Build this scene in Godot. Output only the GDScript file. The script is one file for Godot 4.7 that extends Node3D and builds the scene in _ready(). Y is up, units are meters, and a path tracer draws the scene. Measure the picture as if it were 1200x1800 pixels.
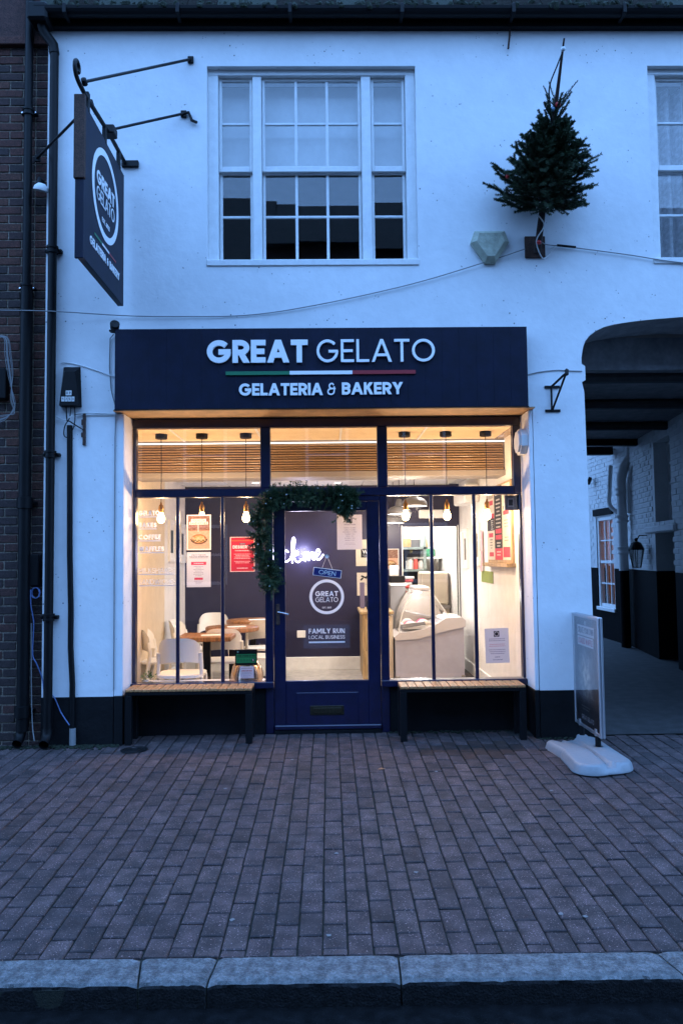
extends Node3D
# A gelato shop at blue hour: street, white rendered facade, lit shop interior, arched passage.

# ------------------------------------------------------------------ mesh builder
class MB:
	var v := PackedVector3Array()
	var n := PackedVector3Array()
	var uv := PackedVector2Array()
	var c := PackedColorArray()
	var ix := PackedInt32Array()
	var tint := Color.WHITE
	var tinted := false

	func vert(p: Vector3, nn: Vector3, t := Vector2.ZERO) -> int:
		v.append(p); n.append(nn); uv.append(t); c.append(tint)
		return v.size() - 1

	func tri3(a: int, b: int, d: int) -> void:   # a, b, d counter-clockwise seen from outside
		ix.append(a); ix.append(d); ix.append(b)

	func poly(pts: Array, out: Vector3) -> void:
		var nn: Vector3 = (pts[1] - pts[0]).cross(pts[2] - pts[0])
		if nn.length_squared() < 1e-20 and pts.size() > 3:
			nn = (pts[2] - pts[0]).cross(pts[3] - pts[0])
		nn = nn.normalized()
		var p := pts.duplicate()
		if nn.dot(out) < 0.0:
			p.reverse(); nn = -nn
		var k := v.size()
		for q in p:
			vert(q, nn)
		for i in range(1, p.size() - 1):
			tri3(k, k + i, k + i + 1)

	func quad(a: Vector3, b: Vector3, d: Vector3, e: Vector3, out: Vector3) -> void:
		poly([a, b, d, e], out)

	func card(a: Vector3, r: Vector3, u: Vector3, out: Vector3) -> void:   # textured rectangle, a = lower left
		var k := v.size()
		vert(a, out, Vector2(0, 1)); vert(a + r, out, Vector2(1, 1)); vert(a + r + u, out, Vector2(1, 0)); vert(a + u, out, Vector2(0, 0))
		if r.cross(u).dot(out) > 0:
			tri3(k, k + 1, k + 2); tri3(k, k + 2, k + 3)
		else:
			tri3(k, k + 2, k + 1); tri3(k, k + 3, k + 2)

	func box(ct: Vector3, s: Vector3, bev := 0.0, B := Basis()) -> void:
		var h := s * 0.5
		var o := Vector3(minf(bev, h.x * 0.9), minf(bev, h.y * 0.9), minf(bev, h.z * 0.9))
		if bev <= 0.0:
			for ax in 3:
				for sg in [-1.0, 1.0]:
					var nn := Vector3.ZERO; nn[ax] = sg
					var a1 := (ax + 1) % 3
					var a2 := (ax + 2) % 3
					var q := []
					for st in [[-1, -1], [1, -1], [1, 1], [-1, 1]]:
						var p := Vector3.ZERO
						p[ax] = sg * h[ax]; p[a1] = st[0] * h[a1]; p[a2] = st[1] * h[a2]
						q.append(ct + B * p)
					poly(q, B * nn)
			return
		for ax in 3:
			var a1 := (ax + 1) % 3
			var a2 := (ax + 2) % 3
			for sg in [-1.0, 1.0]:
				var nn := Vector3.ZERO; nn[ax] = sg
				var q := []
				for st in [[-1, -1], [1, -1], [1, 1], [-1, 1]]:
					var p := Vector3.ZERO
					p[ax] = sg * h[ax]; p[a1] = st[0] * (h[a1] - o[a1]); p[a2] = st[1] * (h[a2] - o[a2])
					q.append(ct + B * p)
				poly(q, B * nn)
				for s2 in [-1.0, 1.0]:   # edge between face ax,sg and face a1,s2
					var e := []
					for s3 in [-1.0, 1.0]:
						var p := Vector3.ZERO
						p[ax] = sg * h[ax]; p[a1] = s2 * (h[a1] - o[a1]); p[a2] = s3 * (h[a2] - o[a2])
						e.append(ct + B * p)
					for s3 in [1.0, -1.0]:
						var p := Vector3.ZERO
						p[ax] = sg * (h[ax] - o[ax]); p[a1] = s2 * h[a1]; p[a2] = s3 * (h[a2] - o[a2])
						e.append(ct + B * p)
					var on := Vector3.ZERO; on[ax] = sg; on[a1] = s2
					poly(e, B * on)
		for sx in [-1.0, 1.0]:
			for sy in [-1.0, 1.0]:
				for sz in [-1.0, 1.0]:
					var s3 := Vector3(sx, sy, sz)
					var q := []
					for ax in 3:
						var p := Vector3.ZERO
						for k in 3:
							p[k] = s3[k] * (h[k] if k == ax else h[k] - o[k])
						q.append(ct + B * p)
					poly(q, B * s3)

	func bx(x0: float, x1: float, y0: float, y1: float, z0: float, z1: float, bev := 0.0) -> void:
		box(Vector3((x0 + x1) / 2, (y0 + y1) / 2, (z0 + z1) / 2), Vector3(absf(x1 - x0), absf(y1 - y0), absf(z1 - z0)), bev)

	func tube(pts: Array, r0: float, sides := 8, r1 := -1.0, caps := true) -> void:
		if r1 < 0: r1 = r0
		var m := pts.size()
		var rings := []
		var up := Vector3.UP
		var d0: Vector3 = (pts[1] - pts[0]).normalized()
		if absf(d0.dot(up)) > 0.9: up = Vector3.RIGHT
		var side := d0.cross(up).normalized()
		for i in m:
			var d: Vector3
			if i == 0: d = pts[1] - pts[0]
			elif i == m - 1: d = pts[m - 1] - pts[m - 2]
			else: d = (pts[i + 1] - pts[i]).normalized() + (pts[i] - pts[i - 1]).normalized()
			d = d.normalized()
			side = (side - d * side.dot(d)).normalized()
			var w := d.cross(side).normalized()
			var r: float = lerpf(r0, r1, float(i) / (m - 1))
			var k := v.size()
			for j in sides:
				var a := TAU * j / sides
				var nn := side * cos(a) + w * sin(a)
				vert(pts[i] + nn * r, nn)
			rings.append(k)
			if caps and (i == 0 or i == m - 1):
				var q := []
				for j in sides:
					q.append(v[k + j])
				poly(q, -d if i == 0 else d)
		for i in m - 1:
			for j in sides:
				var j2 := (j + 1) % sides
				var a: int = rings[i] + j
				var b: int = rings[i] + j2
				var d2: int = rings[i + 1] + j2
				var e: int = rings[i + 1] + j
				tri3(a, b, d2); tri3(a, d2, e)

	func lathe(prof: Array, T := Transform3D(), seg := 24) -> void:   # prof: Vector2(radius, height), along T's y
		var m := prof.size()
		for i in m - 1:
			var p0: Vector2 = prof[i]
			var p1: Vector2 = prof[i + 1]
			if p0.distance_to(p1) < 1e-6: continue
			var k := v.size()
			for q in 2:
				var p: Vector2 = [p0, p1][q]
				var d := (p1 - p0).normalized()
				var dn := d
				if q == 0 and i > 0:
					var dp: Vector2 = (prof[i] - prof[i - 1]).normalized()
					if dp.dot(d) > 0.6: dn = (d + dp).normalized()
				if q == 1 and i < m - 2:
					var dq: Vector2 = (prof[i + 2] - prof[i + 1]).normalized()
					if dq.dot(d) > 0.6: dn = (d + dq).normalized()
				for j in seg + 1:
					var a := TAU * j / seg
					var rad := Vector3(cos(a), 0, sin(a))
					vert(T * (rad * p.x + Vector3.UP * p.y), (T.basis * (rad * dn.y - Vector3.UP * dn.x)).normalized())
			for j in seg:
				tri3(k + j, k + seg + 1 + j, k + seg + 2 + j); tri3(k + j, k + seg + 2 + j, k + j + 1)

	func prism(p: PackedVector2Array, T: Transform3D, z0: float, z1: float) -> void:   # outline in T's xy plane
		var tr := Geometry2D.triangulate_polygon(p)
		for q in 2:
			var z: float = [z0, z1][q]
			var nn := (T.basis * Vector3(0, 0, -1.0 if q == 0 else 1.0)).normalized()
			for i in range(0, tr.size(), 3):
				poly([T * Vector3(p[tr[i]].x, p[tr[i]].y, z), T * Vector3(p[tr[i + 1]].x, p[tr[i + 1]].y, z), T * Vector3(p[tr[i + 2]].x, p[tr[i + 2]].y, z)], nn)
		var area := 0.0
		for i in p.size():
			var a := p[i]
			var b := p[(i + 1) % p.size()]
			area += a.x * b.y - b.x * a.y
		for i in p.size():
			var a := p[i]
			var b := p[(i + 1) % p.size()]
			var o2 := Vector2(b.y - a.y, a.x - b.x) * signf(area)
			poly([T * Vector3(a.x, a.y, z0), T * Vector3(b.x, b.y, z0), T * Vector3(b.x, b.y, z1), T * Vector3(a.x, a.y, z1)], T.basis * Vector3(o2.x, o2.y, 0))

	func ribbon(p: PackedVector2Array, hw: float, T: Transform3D, z0: float, z1: float, ext := 0.0) -> void:
		var m := p.size()
		var closed := m > 3 and p[0].distance_to(p[m - 1]) < 1e-5
		var L := []
		var R := []
		for i in m:
			var d0: Vector2
			var d1: Vector2
			if closed:
				d0 = (p[i] - p[(i - 1 + m - 1) % (m - 1)] if i > 0 else p[0] - p[m - 2]).normalized()
				d1 = (p[i + 1] - p[i] if i < m - 1 else p[1] - p[0]).normalized()
			else:
				d0 = (p[i] - p[i - 1] if i > 0 else p[1] - p[0]).normalized()
				d1 = (p[i + 1] - p[i] if i < m - 1 else p[i] - p[i - 1]).normalized()
			var d := (d0 + d1).normalized()
			var nn := Vector2(-d.y, d.x)
			var k := hw / maxf(0.5, nn.dot(Vector2(-d0.y, d0.x)))
			var q := p[i]
			if not closed and i == 0: q -= d1 * ext
			if not closed and i == m - 1: q += d0 * ext
			L.append(q + nn * k); R.append(q - nn * k)
		var t3 := func(q: Vector2, z: float) -> Vector3: return T * Vector3(q.x, q.y, z)
		var zn := T.basis.z.normalized()
		for i in m - 1:
			poly([t3.call(L[i], z1), t3.call(R[i], z1), t3.call(R[i + 1], z1), t3.call(L[i + 1], z1)], zn)
			if z1 - z0 > 0.002:
				var d2 := (p[i + 1] - p[i]).normalized()
				var o3 := T.basis * Vector3(-d2.y, d2.x, 0)
				poly([t3.call(L[i], z0), t3.call(L[i + 1], z0), t3.call(L[i + 1], z1), t3.call(L[i], z1)], o3)
				poly([t3.call(R[i], z0), t3.call(R[i + 1], z0), t3.call(R[i + 1], z1), t3.call(R[i], z1)], -o3)
		if z1 - z0 > 0.002 and not closed:
			for e in [0, m - 1]:
				var d3 := (p[1] - p[0] if e == 0 else p[m - 2] - p[m - 1])
				poly([t3.call(L[e], z0), t3.call(R[e], z0), t3.call(R[e], z1), t3.call(L[e], z1)], T.basis * Vector3(-d3.x, -d3.y, 0))

	func grid_wall(xs: Array, ys: Array, solid: Callable, z0: float, z1: float) -> void:   # slab with rectangular openings
		var nx := xs.size() - 1
		var ny := ys.size() - 1
		for i in nx:
			for j in ny:
				if not solid.call(i, j): continue
				var x0: float = xs[i]; var x1: float = xs[i + 1]; var y0: float = ys[j]; var y1: float = ys[j + 1]
				quad(Vector3(x0, y0, z1), Vector3(x1, y0, z1), Vector3(x1, y1, z1), Vector3(x0, y1, z1), Vector3.BACK)
				quad(Vector3(x0, y0, z0), Vector3(x1, y0, z0), Vector3(x1, y1, z0), Vector3(x0, y1, z0), Vector3.FORWARD)
				if i == 0 or not solid.call(i - 1, j): quad(Vector3(x0, y0, z0), Vector3(x0, y0, z1), Vector3(x0, y1, z1), Vector3(x0, y1, z0), Vector3.LEFT)
				if i == nx - 1 or not solid.call(i + 1, j): quad(Vector3(x1, y0, z0), Vector3(x1, y0, z1), Vector3(x1, y1, z1), Vector3(x1, y1, z0), Vector3.RIGHT)
				if j == 0 or not solid.call(i, j - 1): quad(Vector3(x0, y0, z0), Vector3(x1, y0, z0), Vector3(x1, y0, z1), Vector3(x0, y0, z1), Vector3.DOWN)
				if j == ny - 1 or not solid.call(i, j + 1): quad(Vector3(x0, y1, z0), Vector3(x1, y1, z0), Vector3(x1, y1, z1), Vector3(x0, y1, z1), Vector3.UP)

	func mesh() -> ArrayMesh:
		var a := []
		a.resize(Mesh.ARRAY_MAX)
		a[Mesh.ARRAY_VERTEX] = v; a[Mesh.ARRAY_NORMAL] = n; a[Mesh.ARRAY_TEX_UV] = uv; a[Mesh.ARRAY_INDEX] = ix
		if tinted: a[Mesh.ARRAY_COLOR] = c
		var m := ArrayMesh.new()
		m.add_surface_from_arrays(Mesh.PRIMITIVE_TRIANGLES, a)
		return m

# ------------------------------------------------------------------ scene tree helpers
var names := {}
var rng := RandomNumberGenerator.new()

func numbered(called: String) -> String:
	var k: int = names.get(called, 0)
	names[called] = k + 1
	return called if k == 0 else "%s_%03d" % [called, k]

func tag(o: Node, label := "", category := "", group := "", kind := "") -> Node:
	if label: o.set_meta("label", label)
	if category: o.set_meta("category", category)
	if group: o.set_meta("group", group)
	if kind: o.set_meta("kind", kind)
	return o

func thing(called: String, label: String, category: String, at := Vector3.ZERO, group := "") -> Node3D:
	var o := Node3D.new()
	o.name = numbered(called)
	add_child(o)
	o.position = at
	tag(o, label, category, group)
	return o

func place(called: String, m: Mesh, mat: Material, parent: Node) -> MeshInstance3D:
	var o := MeshInstance3D.new()
	if parent == self:
		o.name = numbered(called)
	else:
		var id := "%d/%s" % [parent.get_instance_id(), called]
		var k: int = names.get(id, 0)
		names[id] = k + 1
		o.name = called if k == 0 else "%s_%03d" % [called, k]
	o.mesh = m
	o.material_override = mat
	o.cast_shadow = GeometryInstance3D.SHADOW_CASTING_SETTING_ON
	parent.add_child(o, true)
	return o

func part(called: String, b: MB, mat: Material, parent: Node) -> MeshInstance3D:
	return place(called, b.mesh(), mat, parent)

func single(called: String, b: MB, mat: Material, label: String, category: String, group := "") -> MeshInstance3D:
	var o := place(called, b.mesh(), mat, self)
	tag(o, label, category, group)
	return o

func struct(called: String, b: MB, mat: Material) -> MeshInstance3D:
	var o := place(called, b.mesh(), mat, self)
	o.set_meta("kind", "structure")
	return o

func box1(called: String, x0: float, x1: float, y0: float, y1: float, z0: float, z1: float, mat: Material, parent: Node, bev := 0.0) -> MeshInstance3D:
	var b := MB.new()
	b.bx(x0, x1, y0, y1, z0, z1, bev)
	return part(called, b, mat, parent)

# ------------------------------------------------------------------ computed grain textures and materials
var T := {}
var M := {}

func noise_img(sd: int, size: int, freq: float, oct := 4, kind := FastNoiseLite.TYPE_SIMPLEX_SMOOTH) -> PackedByteArray:
	var f := FastNoiseLite.new()
	f.seed = sd; f.frequency = freq; f.noise_type = kind
	f.fractal_octaves = oct
	var im := f.get_seamless_image(size, size, false, false, 0.15)
	im.convert(Image.FORMAT_L8)
	return im.get_data()

func grey_tex(size: int, f: Callable) -> ImageTexture:
	var d := PackedByteArray()
	d.resize(size * size)
	for y in size:
		for x in size:
			d[y * size + x] = clampi(int(f.call(x, y) * 255.0), 0, 255)
	var im := Image.create_from_data(size, size, false, Image.FORMAT_L8, d)
	im.generate_mipmaps()
	return ImageTexture.create_from_image(im)

func sprinkle(size: int, sd: int, count: int, r0: float, r1: float) -> PackedFloat32Array:   # scattered soft dots, wrapping
	var a := PackedFloat32Array()
	a.resize(size * size)
	var g := RandomNumberGenerator.new()
	g.seed = sd
	for k in count:
		var cx := g.randf() * size
		var cy := g.randf() * size
		var r := lerpf(r0, r1, pow(g.randf(), 2.5))
		var amp := g.randf_range(0.35, 1.0)
		for y in range(int(cy - r - 1), int(cy + r + 2)):
			for x in range(int(cx - r - 1), int(cx + r + 2)):
				var t := clampf(r - Vector2(x - cx, y - cy).length() + 0.5, 0, 1) * amp
				var q := posmod(y, size) * size + posmod(x, size)
				if t > a[q]: a[q] = t
	return a

func make_textures() -> void:
	var c1 := noise_img(3, 512, 0.012, 5)
	var c2 := noise_img(8, 512, 0.05, 4)
	var c3 := noise_img(21, 512, 0.25, 2)
	T.mottle = grey_tex(512, func(x, y): var q = y * 512 + x; return 0.86 + (c1[q] / 255.0 - 0.5) * 0.22 + (c2[q] / 255.0 - 0.5) * 0.10 + (c3[q] / 255.0 - 0.5) * 0.06)
	T.paint = grey_tex(512, func(x, y): var q = y * 512 + x; return 0.95 + (c1[q] / 255.0 - 0.5) * 0.06 + (c2[q] / 255.0 - 0.5) * 0.03)
	T.rough = grey_tex(512, func(x, y): var q = y * 512 + x; return 0.5 + (c1[q] / 255.0 - 0.5) * 0.5 + (c2[q] / 255.0 - 0.5) * 0.55 + (c3[q] / 255.0 - 0.5) * 0.3)
	# painted render: faint patches, hairline dirt and small chips where the paint has gone
	var chips := sprinkle(1024, 5, 750, 0.5, 2.6)
	var d1 := noise_img(33, 1024, 0.004, 5)
	var d2 := noise_img(34, 1024, 0.018, 4)
	var hair := noise_img(35, 1024, 0.006, 3)
	T.render = grey_tex(1024, func(x, y):
		var q = y * 1024 + x
		var t = 0.96 + (d1[q] / 255.0 - 0.5) * 0.045 + (d2[q] / 255.0 - 0.5) * 0.025
		var m = c1[(y / 2 % 512) * 512 + x / 2 % 512] / 255.0
		if m > 0.52: t -= chips[q] * 0.6 * clampf((m - 0.52) * 8.0, 0, 1)
		var hl = absf(hair[q] / 255.0 - 0.5)
		if hl < 0.0015 and m > 0.62: t -= 0.05
		return t)
	T.render_h = grey_tex(1024, func(x, y): var q = y * 1024 + x; return 0.5 + (d2[q] / 255.0 - 0.5) * 0.7 + (d1[q] / 255.0 - 0.5) * 0.5 + (c2[(y % 512) * 512 + x % 512] / 255.0 - 0.5) * 0.25)
	# concrete pavers: pale grit in a darker binder
	var grit := sprinkle(1024, 11, 5200, 0.7, 2.6)
	var g1 := noise_img(41, 1024, 0.006, 5)
	var g2 := noise_img(42, 1024, 0.09, 3)
	T.paver = grey_tex(1024, func(x, y): var q = y * 1024 + x; return 0.42 + (g1[q] / 255.0 - 0.5) * 0.30 + (g2[q] / 255.0 - 0.5) * 0.26 + grit[q] * 1.0)
	T.granite = grey_tex(512, func(x, y): var q = y * 512 + x; return 0.62 + (c3[q] / 255.0 - 0.5) * 0.6 + (c2[q] / 255.0 - 0.5) * 0.3 + (c1[q] / 255.0 - 0.5) * 0.4)
	var tar := sprinkle(512, 17, 2200, 0.4, 1.6)
	T.asphalt = grey_tex(512, func(x, y): var q = y * 512 + x; return 0.5 + (c1[q] / 255.0 - 0.5) * 0.3 + (c3[q] / 255.0 - 0.5) * 0.4 + tar[q] * 0.4)
	T.brick = grey_tex(512, func(x, y): var q = y * 512 + x; return 0.75 + (c2[q] / 255.0 - 0.5) * 0.55 + (c3[q] / 255.0 - 0.5) * 0.4 + (c1[q] / 255.0 - 0.5) * 0.3)
	# timber: streaks stretched along v
	var w1 := noise_img(51, 512, 0.03, 4)
	T.wood = grey_tex(512, func(x, y): var q = (y / 12) * 512 + x; return 0.8 + (w1[q] / 255.0 - 0.5) * 0.5 + (c3[((y / 5) % 512) * 512 + x] / 255.0 - 0.5) * 0.2)

func col(l: Vector3) -> Color:   # linear base colour to the sRGB that albedo_color takes
	return Color(l.x, l.y, l.z).linear_to_srgb()

func mat(key: String, l: Vector3, rough := 0.8, tex := "", scale := 1.0, bump := "", bcm := 0.0, o := {}) -> StandardMaterial3D:
	var m := StandardMaterial3D.new()
	m.resource_name = key
	m.albedo_color = col(l)
	m.roughness = rough
	if tex or bump:
		m.uv1_triplanar = true
		m.uv1_world_triplanar = not o.has("local")
		m.uv1_scale = Vector3.ONE * scale if not o.has("scale3") else o.scale3
		m.uv1_triplanar_sharpness = 4.0
	if tex: m.albedo_texture = T[tex]
	if bump:
		m.heightmap_enabled = true
		m.heightmap_texture = T[bump]
		m.heightmap_scale = bcm
	if o.has("metal"): m.metallic = o.metal
	if o.has("spec"): m.metallic_specular = o.spec
	if o.has("coat"):
		m.clearcoat_enabled = true; m.clearcoat = o.coat; m.clearcoat_roughness = o.get("coat_r", 0.1)
	if o.has("emit"):
		m.emission_enabled = true; m.emission = col(o.emit); m.emission_energy_multiplier = o.get("power", 1.0)
	if o.has("alpha"):
		m.transparency = BaseMaterial3D.TRANSPARENCY_ALPHA
		m.albedo_color.a = o.alpha
	if o.has("vc"): m.vertex_color_use_as_albedo = true
	if o.has("back"):
		m.backlight_enabled = true; m.backlight = col(o.back)
	if o.has("twosided"): m.cull_mode = BaseMaterial3D.CULL_DISABLED
	M[key] = m
	return m

func make_materials() -> void:
	mat("render", Vector3(0.80, 0.80, 0.80), 0.75, "render", 0.42, "render_h", 0.22)
	mat("white_timber", Vector3(0.78, 0.78, 0.77), 0.45, "paint", 1.3, "rough", 0.06)
	mat("plinth", Vector3(0.007, 0.0075, 0.009), 0.6, "mottle", 0.8, "render_h", 0.3, {"spec": 0.3})
	mat("navy", Vector3(0.008, 0.0095, 0.044), 0.28, "mottle", 1.1, "rough", 0.05, {"coat": 0.35, "coat_r": 0.15})
	mat("fascia", Vector3(0.0065, 0.0095, 0.030), 0.5, "mottle", 0.9, "rough", 0.05, {"spec": 0.32})
	mat("letter", Vector3(0.86, 0.86, 0.86), 0.45)
	mat("green", Vector3(0.01, 0.17, 0.075), 0.45)
	mat("red", Vector3(0.30, 0.022, 0.03), 0.45)
	mat("soffit", Vector3(0.46, 0.27, 0.125), 0.6, "mottle", 0.9, "rough", 0.1)
	mat("black", Vector3(0.005, 0.005, 0.006), 0.5, "mottle", 1.5, "rough", 0.05, {"spec": 0.3})
	mat("iron", Vector3(0.008, 0.008, 0.009), 0.55, "mottle", 3.0, "rough", 0.1, {"spec": 0.35})
	mat("rust", Vector3(0.09, 0.038, 0.024), 0.8, "brick", 3.0, "rough", 0.1)
	mat("gutter", Vector3(0.005, 0.005, 0.006), 0.55, "", 1, "", 0, {"spec": 0.3})
	mat("glass", Vector3(0.01, 0.01, 0.01), 0.0, "", 1.0, "", 0.0, {"alpha": 0.02})
	mat("mortar", Vector3(0.36, 0.30, 0.23), 0.95, "brick", 2.0, "rough", 0.3)
	for k in 5:
		var t: Vector3 = [Vector3(0.13, 0.045, 0.032), Vector3(0.10, 0.040, 0.032), Vector3(0.075, 0.036, 0.032), Vector3(0.145, 0.055, 0.036), Vector3(0.06, 0.036, 0.034)][k]
		mat("brick%d" % k, t, 0.9, "brick", 2.3, "rough", 0.3)
		var p: Vector3 = [Vector3(0.325, 0.205, 0.20), Vector3(0.285, 0.18, 0.18), Vector3(0.355, 0.23, 0.22), Vector3(0.26, 0.175, 0.175), Vector3(0.20, 0.13, 0.13)][k]
		mat("paver%d" % k, p, 0.85, "paver", 1.0, "paver", 0.12)
	mat("paver_many", Vector3(1, 1, 1), 0.85, "paver", 1.0, "paver", 0.12, {"vc": true})
	mat("joint", Vector3(0.020, 0.024, 0.014), 1.0, "brick", 5.0, "rough", 0.5)
	mat("granite", Vector3(0.28, 0.28, 0.28), 0.8, "granite", 2.2, "rough", 0.5)
	mat("dark_granite", Vector3(0.022, 0.022, 0.024), 0.75, "granite", 3.0, "rough", 0.6, {"spec": 0.3})
	mat("asphalt", Vector3(0.026, 0.026, 0.028), 0.9, "asphalt", 1.6, "asphalt", 0.25, {"spec": 0.15})
	mat("passage_ground", Vector3(0.105, 0.10, 0.10), 0.8, "asphalt", 0.8, "asphalt", 0.15)
	mat("teak", Vector3(0.62, 0.28, 0.10), 0.55, "wood", 3.0, "wood", 0.06, {"local": true, "scale3": Vector3(6, 6, 1.2)})
	mat("slat_wood", Vector3(0.27, 0.175, 0.10), 0.26, "paint", 1.0)
	mat("table_wood", Vector3(0.42, 0.18, 0.06), 0.4, "wood", 2.5)
	mat("pale_wood", Vector3(0.55, 0.38, 0.19), 0.5, "wood", 2.5)
	mat("white_plastic", Vector3(0.72, 0.71, 0.69), 0.45)
	mat("steel_black", Vector3(0.005, 0.005, 0.006), 0.5, "", 1, "", 0, {"spec": 0.3})
	mat("cream", Vector3(0.70, 0.58, 0.42), 0.8, "paint", 0.7)
	mat("white_wall", Vector3(0.74, 0.72, 0.70), 0.8, "paint", 0.7)
	mat("navy_wall", Vector3(0.0065, 0.0068, 0.042), 0.5, "paint", 0.7)
	mat("ceiling", Vector3(0.76, 0.74, 0.70), 0.85, "paint", 0.8)
	mat("cream_ceiling", Vector3(0.60, 0.46, 0.29), 0.85, "paint", 0.8)
	mat("tile_grid", Vector3(0.50, 0.50, 0.50), 0.6)
	mat("floor_tile", Vector3(0.50, 0.46, 0.40), 0.4, "mottle", 1.1)
	mat("grey_trim", Vector3(0.22, 0.20, 0.19), 0.5)
	mat("bulb", Vector3(1, 0.8, 0.5), 0.2, "", 1, "", 0, {"emit": Vector3(1.0, 0.62, 0.27), "power": 8.0})
	mat("brass", Vector3(0.22, 0.12, 0.04), 0.4, "", 1, "", 0, {"metal": 0.9})
	mat("chrome", Vector3(0.6, 0.6, 0.62), 0.25, "", 1, "", 0, {"metal": 1.0})
	mat("aluminium", Vector3(0.50, 0.50, 0.52), 0.35, "", 1, "", 0, {"metal": 0.85})
	mat("copper_dome", Vector3(0.55, 0.42, 0.32), 0.18, "", 1, "", 0, {"metal": 1.0})
	mat("lamp_grey", Vector3(0.16, 0.16, 0.17), 0.35)
	mat("lamp_glow", Vector3(1, 1, 1), 0.5, "", 1, "", 0, {"emit": Vector3(1.0, 0.93, 0.85), "power": 3.0})
	mat("strip_glow", Vector3(1, 1, 1), 0.5, "", 1, "", 0, {"emit": Vector3(1.0, 0.95, 0.9), "power": 0.5})
	mat("neon", Vector3(1, 1, 1), 0.5, "", 1, "", 0, {"emit": Vector3(0.75, 0.72, 1.0), "power": 2.8})
	mat("base_plastic", Vector3(0.27, 0.275, 0.285), 0.45, "paint", 3.0)
	mat("alarm", Vector3(0.50, 0.52, 0.40), 0.5, "mottle", 2.0)
	mat("off_white", Vector3(0.62, 0.62, 0.60), 0.55)
	mat("cable_grey", Vector3(0.22, 0.22, 0.22), 0.6)
	mat("gum", Vector3(0.16, 0.155, 0.15), 0.8)
	mat("cable_white", Vector3(0.55, 0.55, 0.54), 0.6)
	mat("cable_blue", Vector3(0.10, 0.16, 0.34), 0.5)
	mat("bark", Vector3(0.045, 0.020, 0.013), 0.9, "brick", 4.0)
	mat("needles", Vector3(1, 1, 1), 0.7, "", 1, "", 0, {"vc": true, "twosided": true})
	mat("blind", Vector3(0.60, 0.62, 0.62), 0.8, "paint", 0.6, "", 0, {"back": Vector3(0.2, 0.2, 0.2)})
	mat("dark_room", Vector3(0.26, 0.23, 0.20), 0.9, "paint", 0.7)
	mat("lace", Vector3(0.74, 0.74, 0.76), 0.9, "mottle", 2.5)
	mat("roof_tile", Vector3(0.035, 0.03, 0.025), 0.95, "brick", 1.5, "rough", 0.5, {"spec": 0.1})
	mat("opp_roof", Vector3(0.10, 0.085, 0.075), 0.9, "brick", 0.6)
	mat("moss", Vector3(0.016, 0.026, 0.008), 1.0, "brick", 3.0, "rough", 1.0)
	mat("yard_white", Vector3(0.62, 0.62, 0.62), 0.7, "render", 0.9, "rough", 0.3)
	mat("yard_black", Vector3(0.005, 0.005, 0.006), 0.65, "mottle", 0.8, "rough", 0.2, {"spec": 0.12})
	mat("ceiling_dark", Vector3(0.22, 0.22, 0.23), 0.7, "mottle", 0.8, "rough", 0.1)
	mat("beam_dark", Vector3(0.035, 0.034, 0.034), 0.8, "mottle", 1.2, "rough", 0.3)
	mat("curtain", Vector3(0.46, 0.30, 0.14), 0.9, "wood", 1.0, "", 0, {"back": Vector3(0.9, 0.7, 0.45)})
	mat("lit_room", Vector3(0.4, 0.25, 0.12), 0.9)
	mat("cabinet", Vector3(0.44, 0.44, 0.54), 0.35, "paint", 0.6)
	mat("cabinet_trim", Vector3(0.50, 0.47, 0.48), 0.4)
	mat("shelf_steel", Vector3(0.16, 0.20, 0.20), 0.5)
	mat("cardboard", Vector3(0.42, 0.28, 0.13), 0.9, "mottle", 3.0)
	mat("green_case", Vector3(0.02, 0.16, 0.075), 0.4)
	mat("yellow", Vector3(0.6, 0.45, 0.03), 0.5)
	mat("red_pack", Vector3(0.55, 0.06, 0.05), 0.5)
	mat("pink_pack", Vector3(0.55, 0.10, 0.2), 0.5)
	mat("beige", Vector3(0.56, 0.48, 0.38), 0.5)
	mat("leaf_green", Vector3(0.06, 0.13, 0.05), 0.6)
	mat("bauble_red", Vector3(0.45, 0.02, 0.02), 0.25)
	mat("bauble_blue", Vector3(0.12, 0.22, 0.32), 0.25)
	mat("bauble_white", Vector3(0.6, 0.62, 0.62), 0.3)
	mat("tip_white", Vector3(0.35, 0.42, 0.42), 0.5)
	mat("opp_brick", Vector3(0.09, 0.045, 0.035), 0.9, "brick", 1.0)
	mat("opp_pale", Vector3(0.22, 0.21, 0.20), 0.85, "mottle", 0.4)
	mat("vinyl_white", Vector3(0.72, 0.72, 0.72), 0.6, "", 1, "", 0, {"back": Vector3(0.55, 0.55, 0.55)})
	mat("paper_edge", Vector3(0.7, 0.7, 0.7), 0.8)
	mat("moon_white", Vector3(0.75, 0.75, 0.74), 0.4)

# ------------------------------------------------------------------ lettering: a geometric sans drawn with strokes
var glyphs := {}

func arc(cx: float, cy: float, rx: float, ry: float, a0: float, a1: float, k := 14) -> PackedVector2Array:
	var p := PackedVector2Array()
	for i in k + 1:
		var a := deg_to_rad(lerpf(a0, a1, float(i) / k))
		p.append(Vector2(cx + rx * cos(a), cy + ry * sin(a)))
	return p

func pl(a: Array) -> PackedVector2Array:
	var p := PackedVector2Array()
	for i in range(0, a.size(), 2): p.append(Vector2(a[i], a[i + 1]))
	return p

func smooth(a: Array) -> PackedVector2Array:
	var q := pl(a)
	var p := PackedVector2Array()
	for i in q.size() - 1:
		for k in 4:
			p.append(q[i].cubic_interpolate(q[i + 1], q[maxi(i - 1, 0)], q[mini(i + 2, q.size() - 1)], k / 4.0))
	p.append(q[q.size() - 1])
	return p

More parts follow.
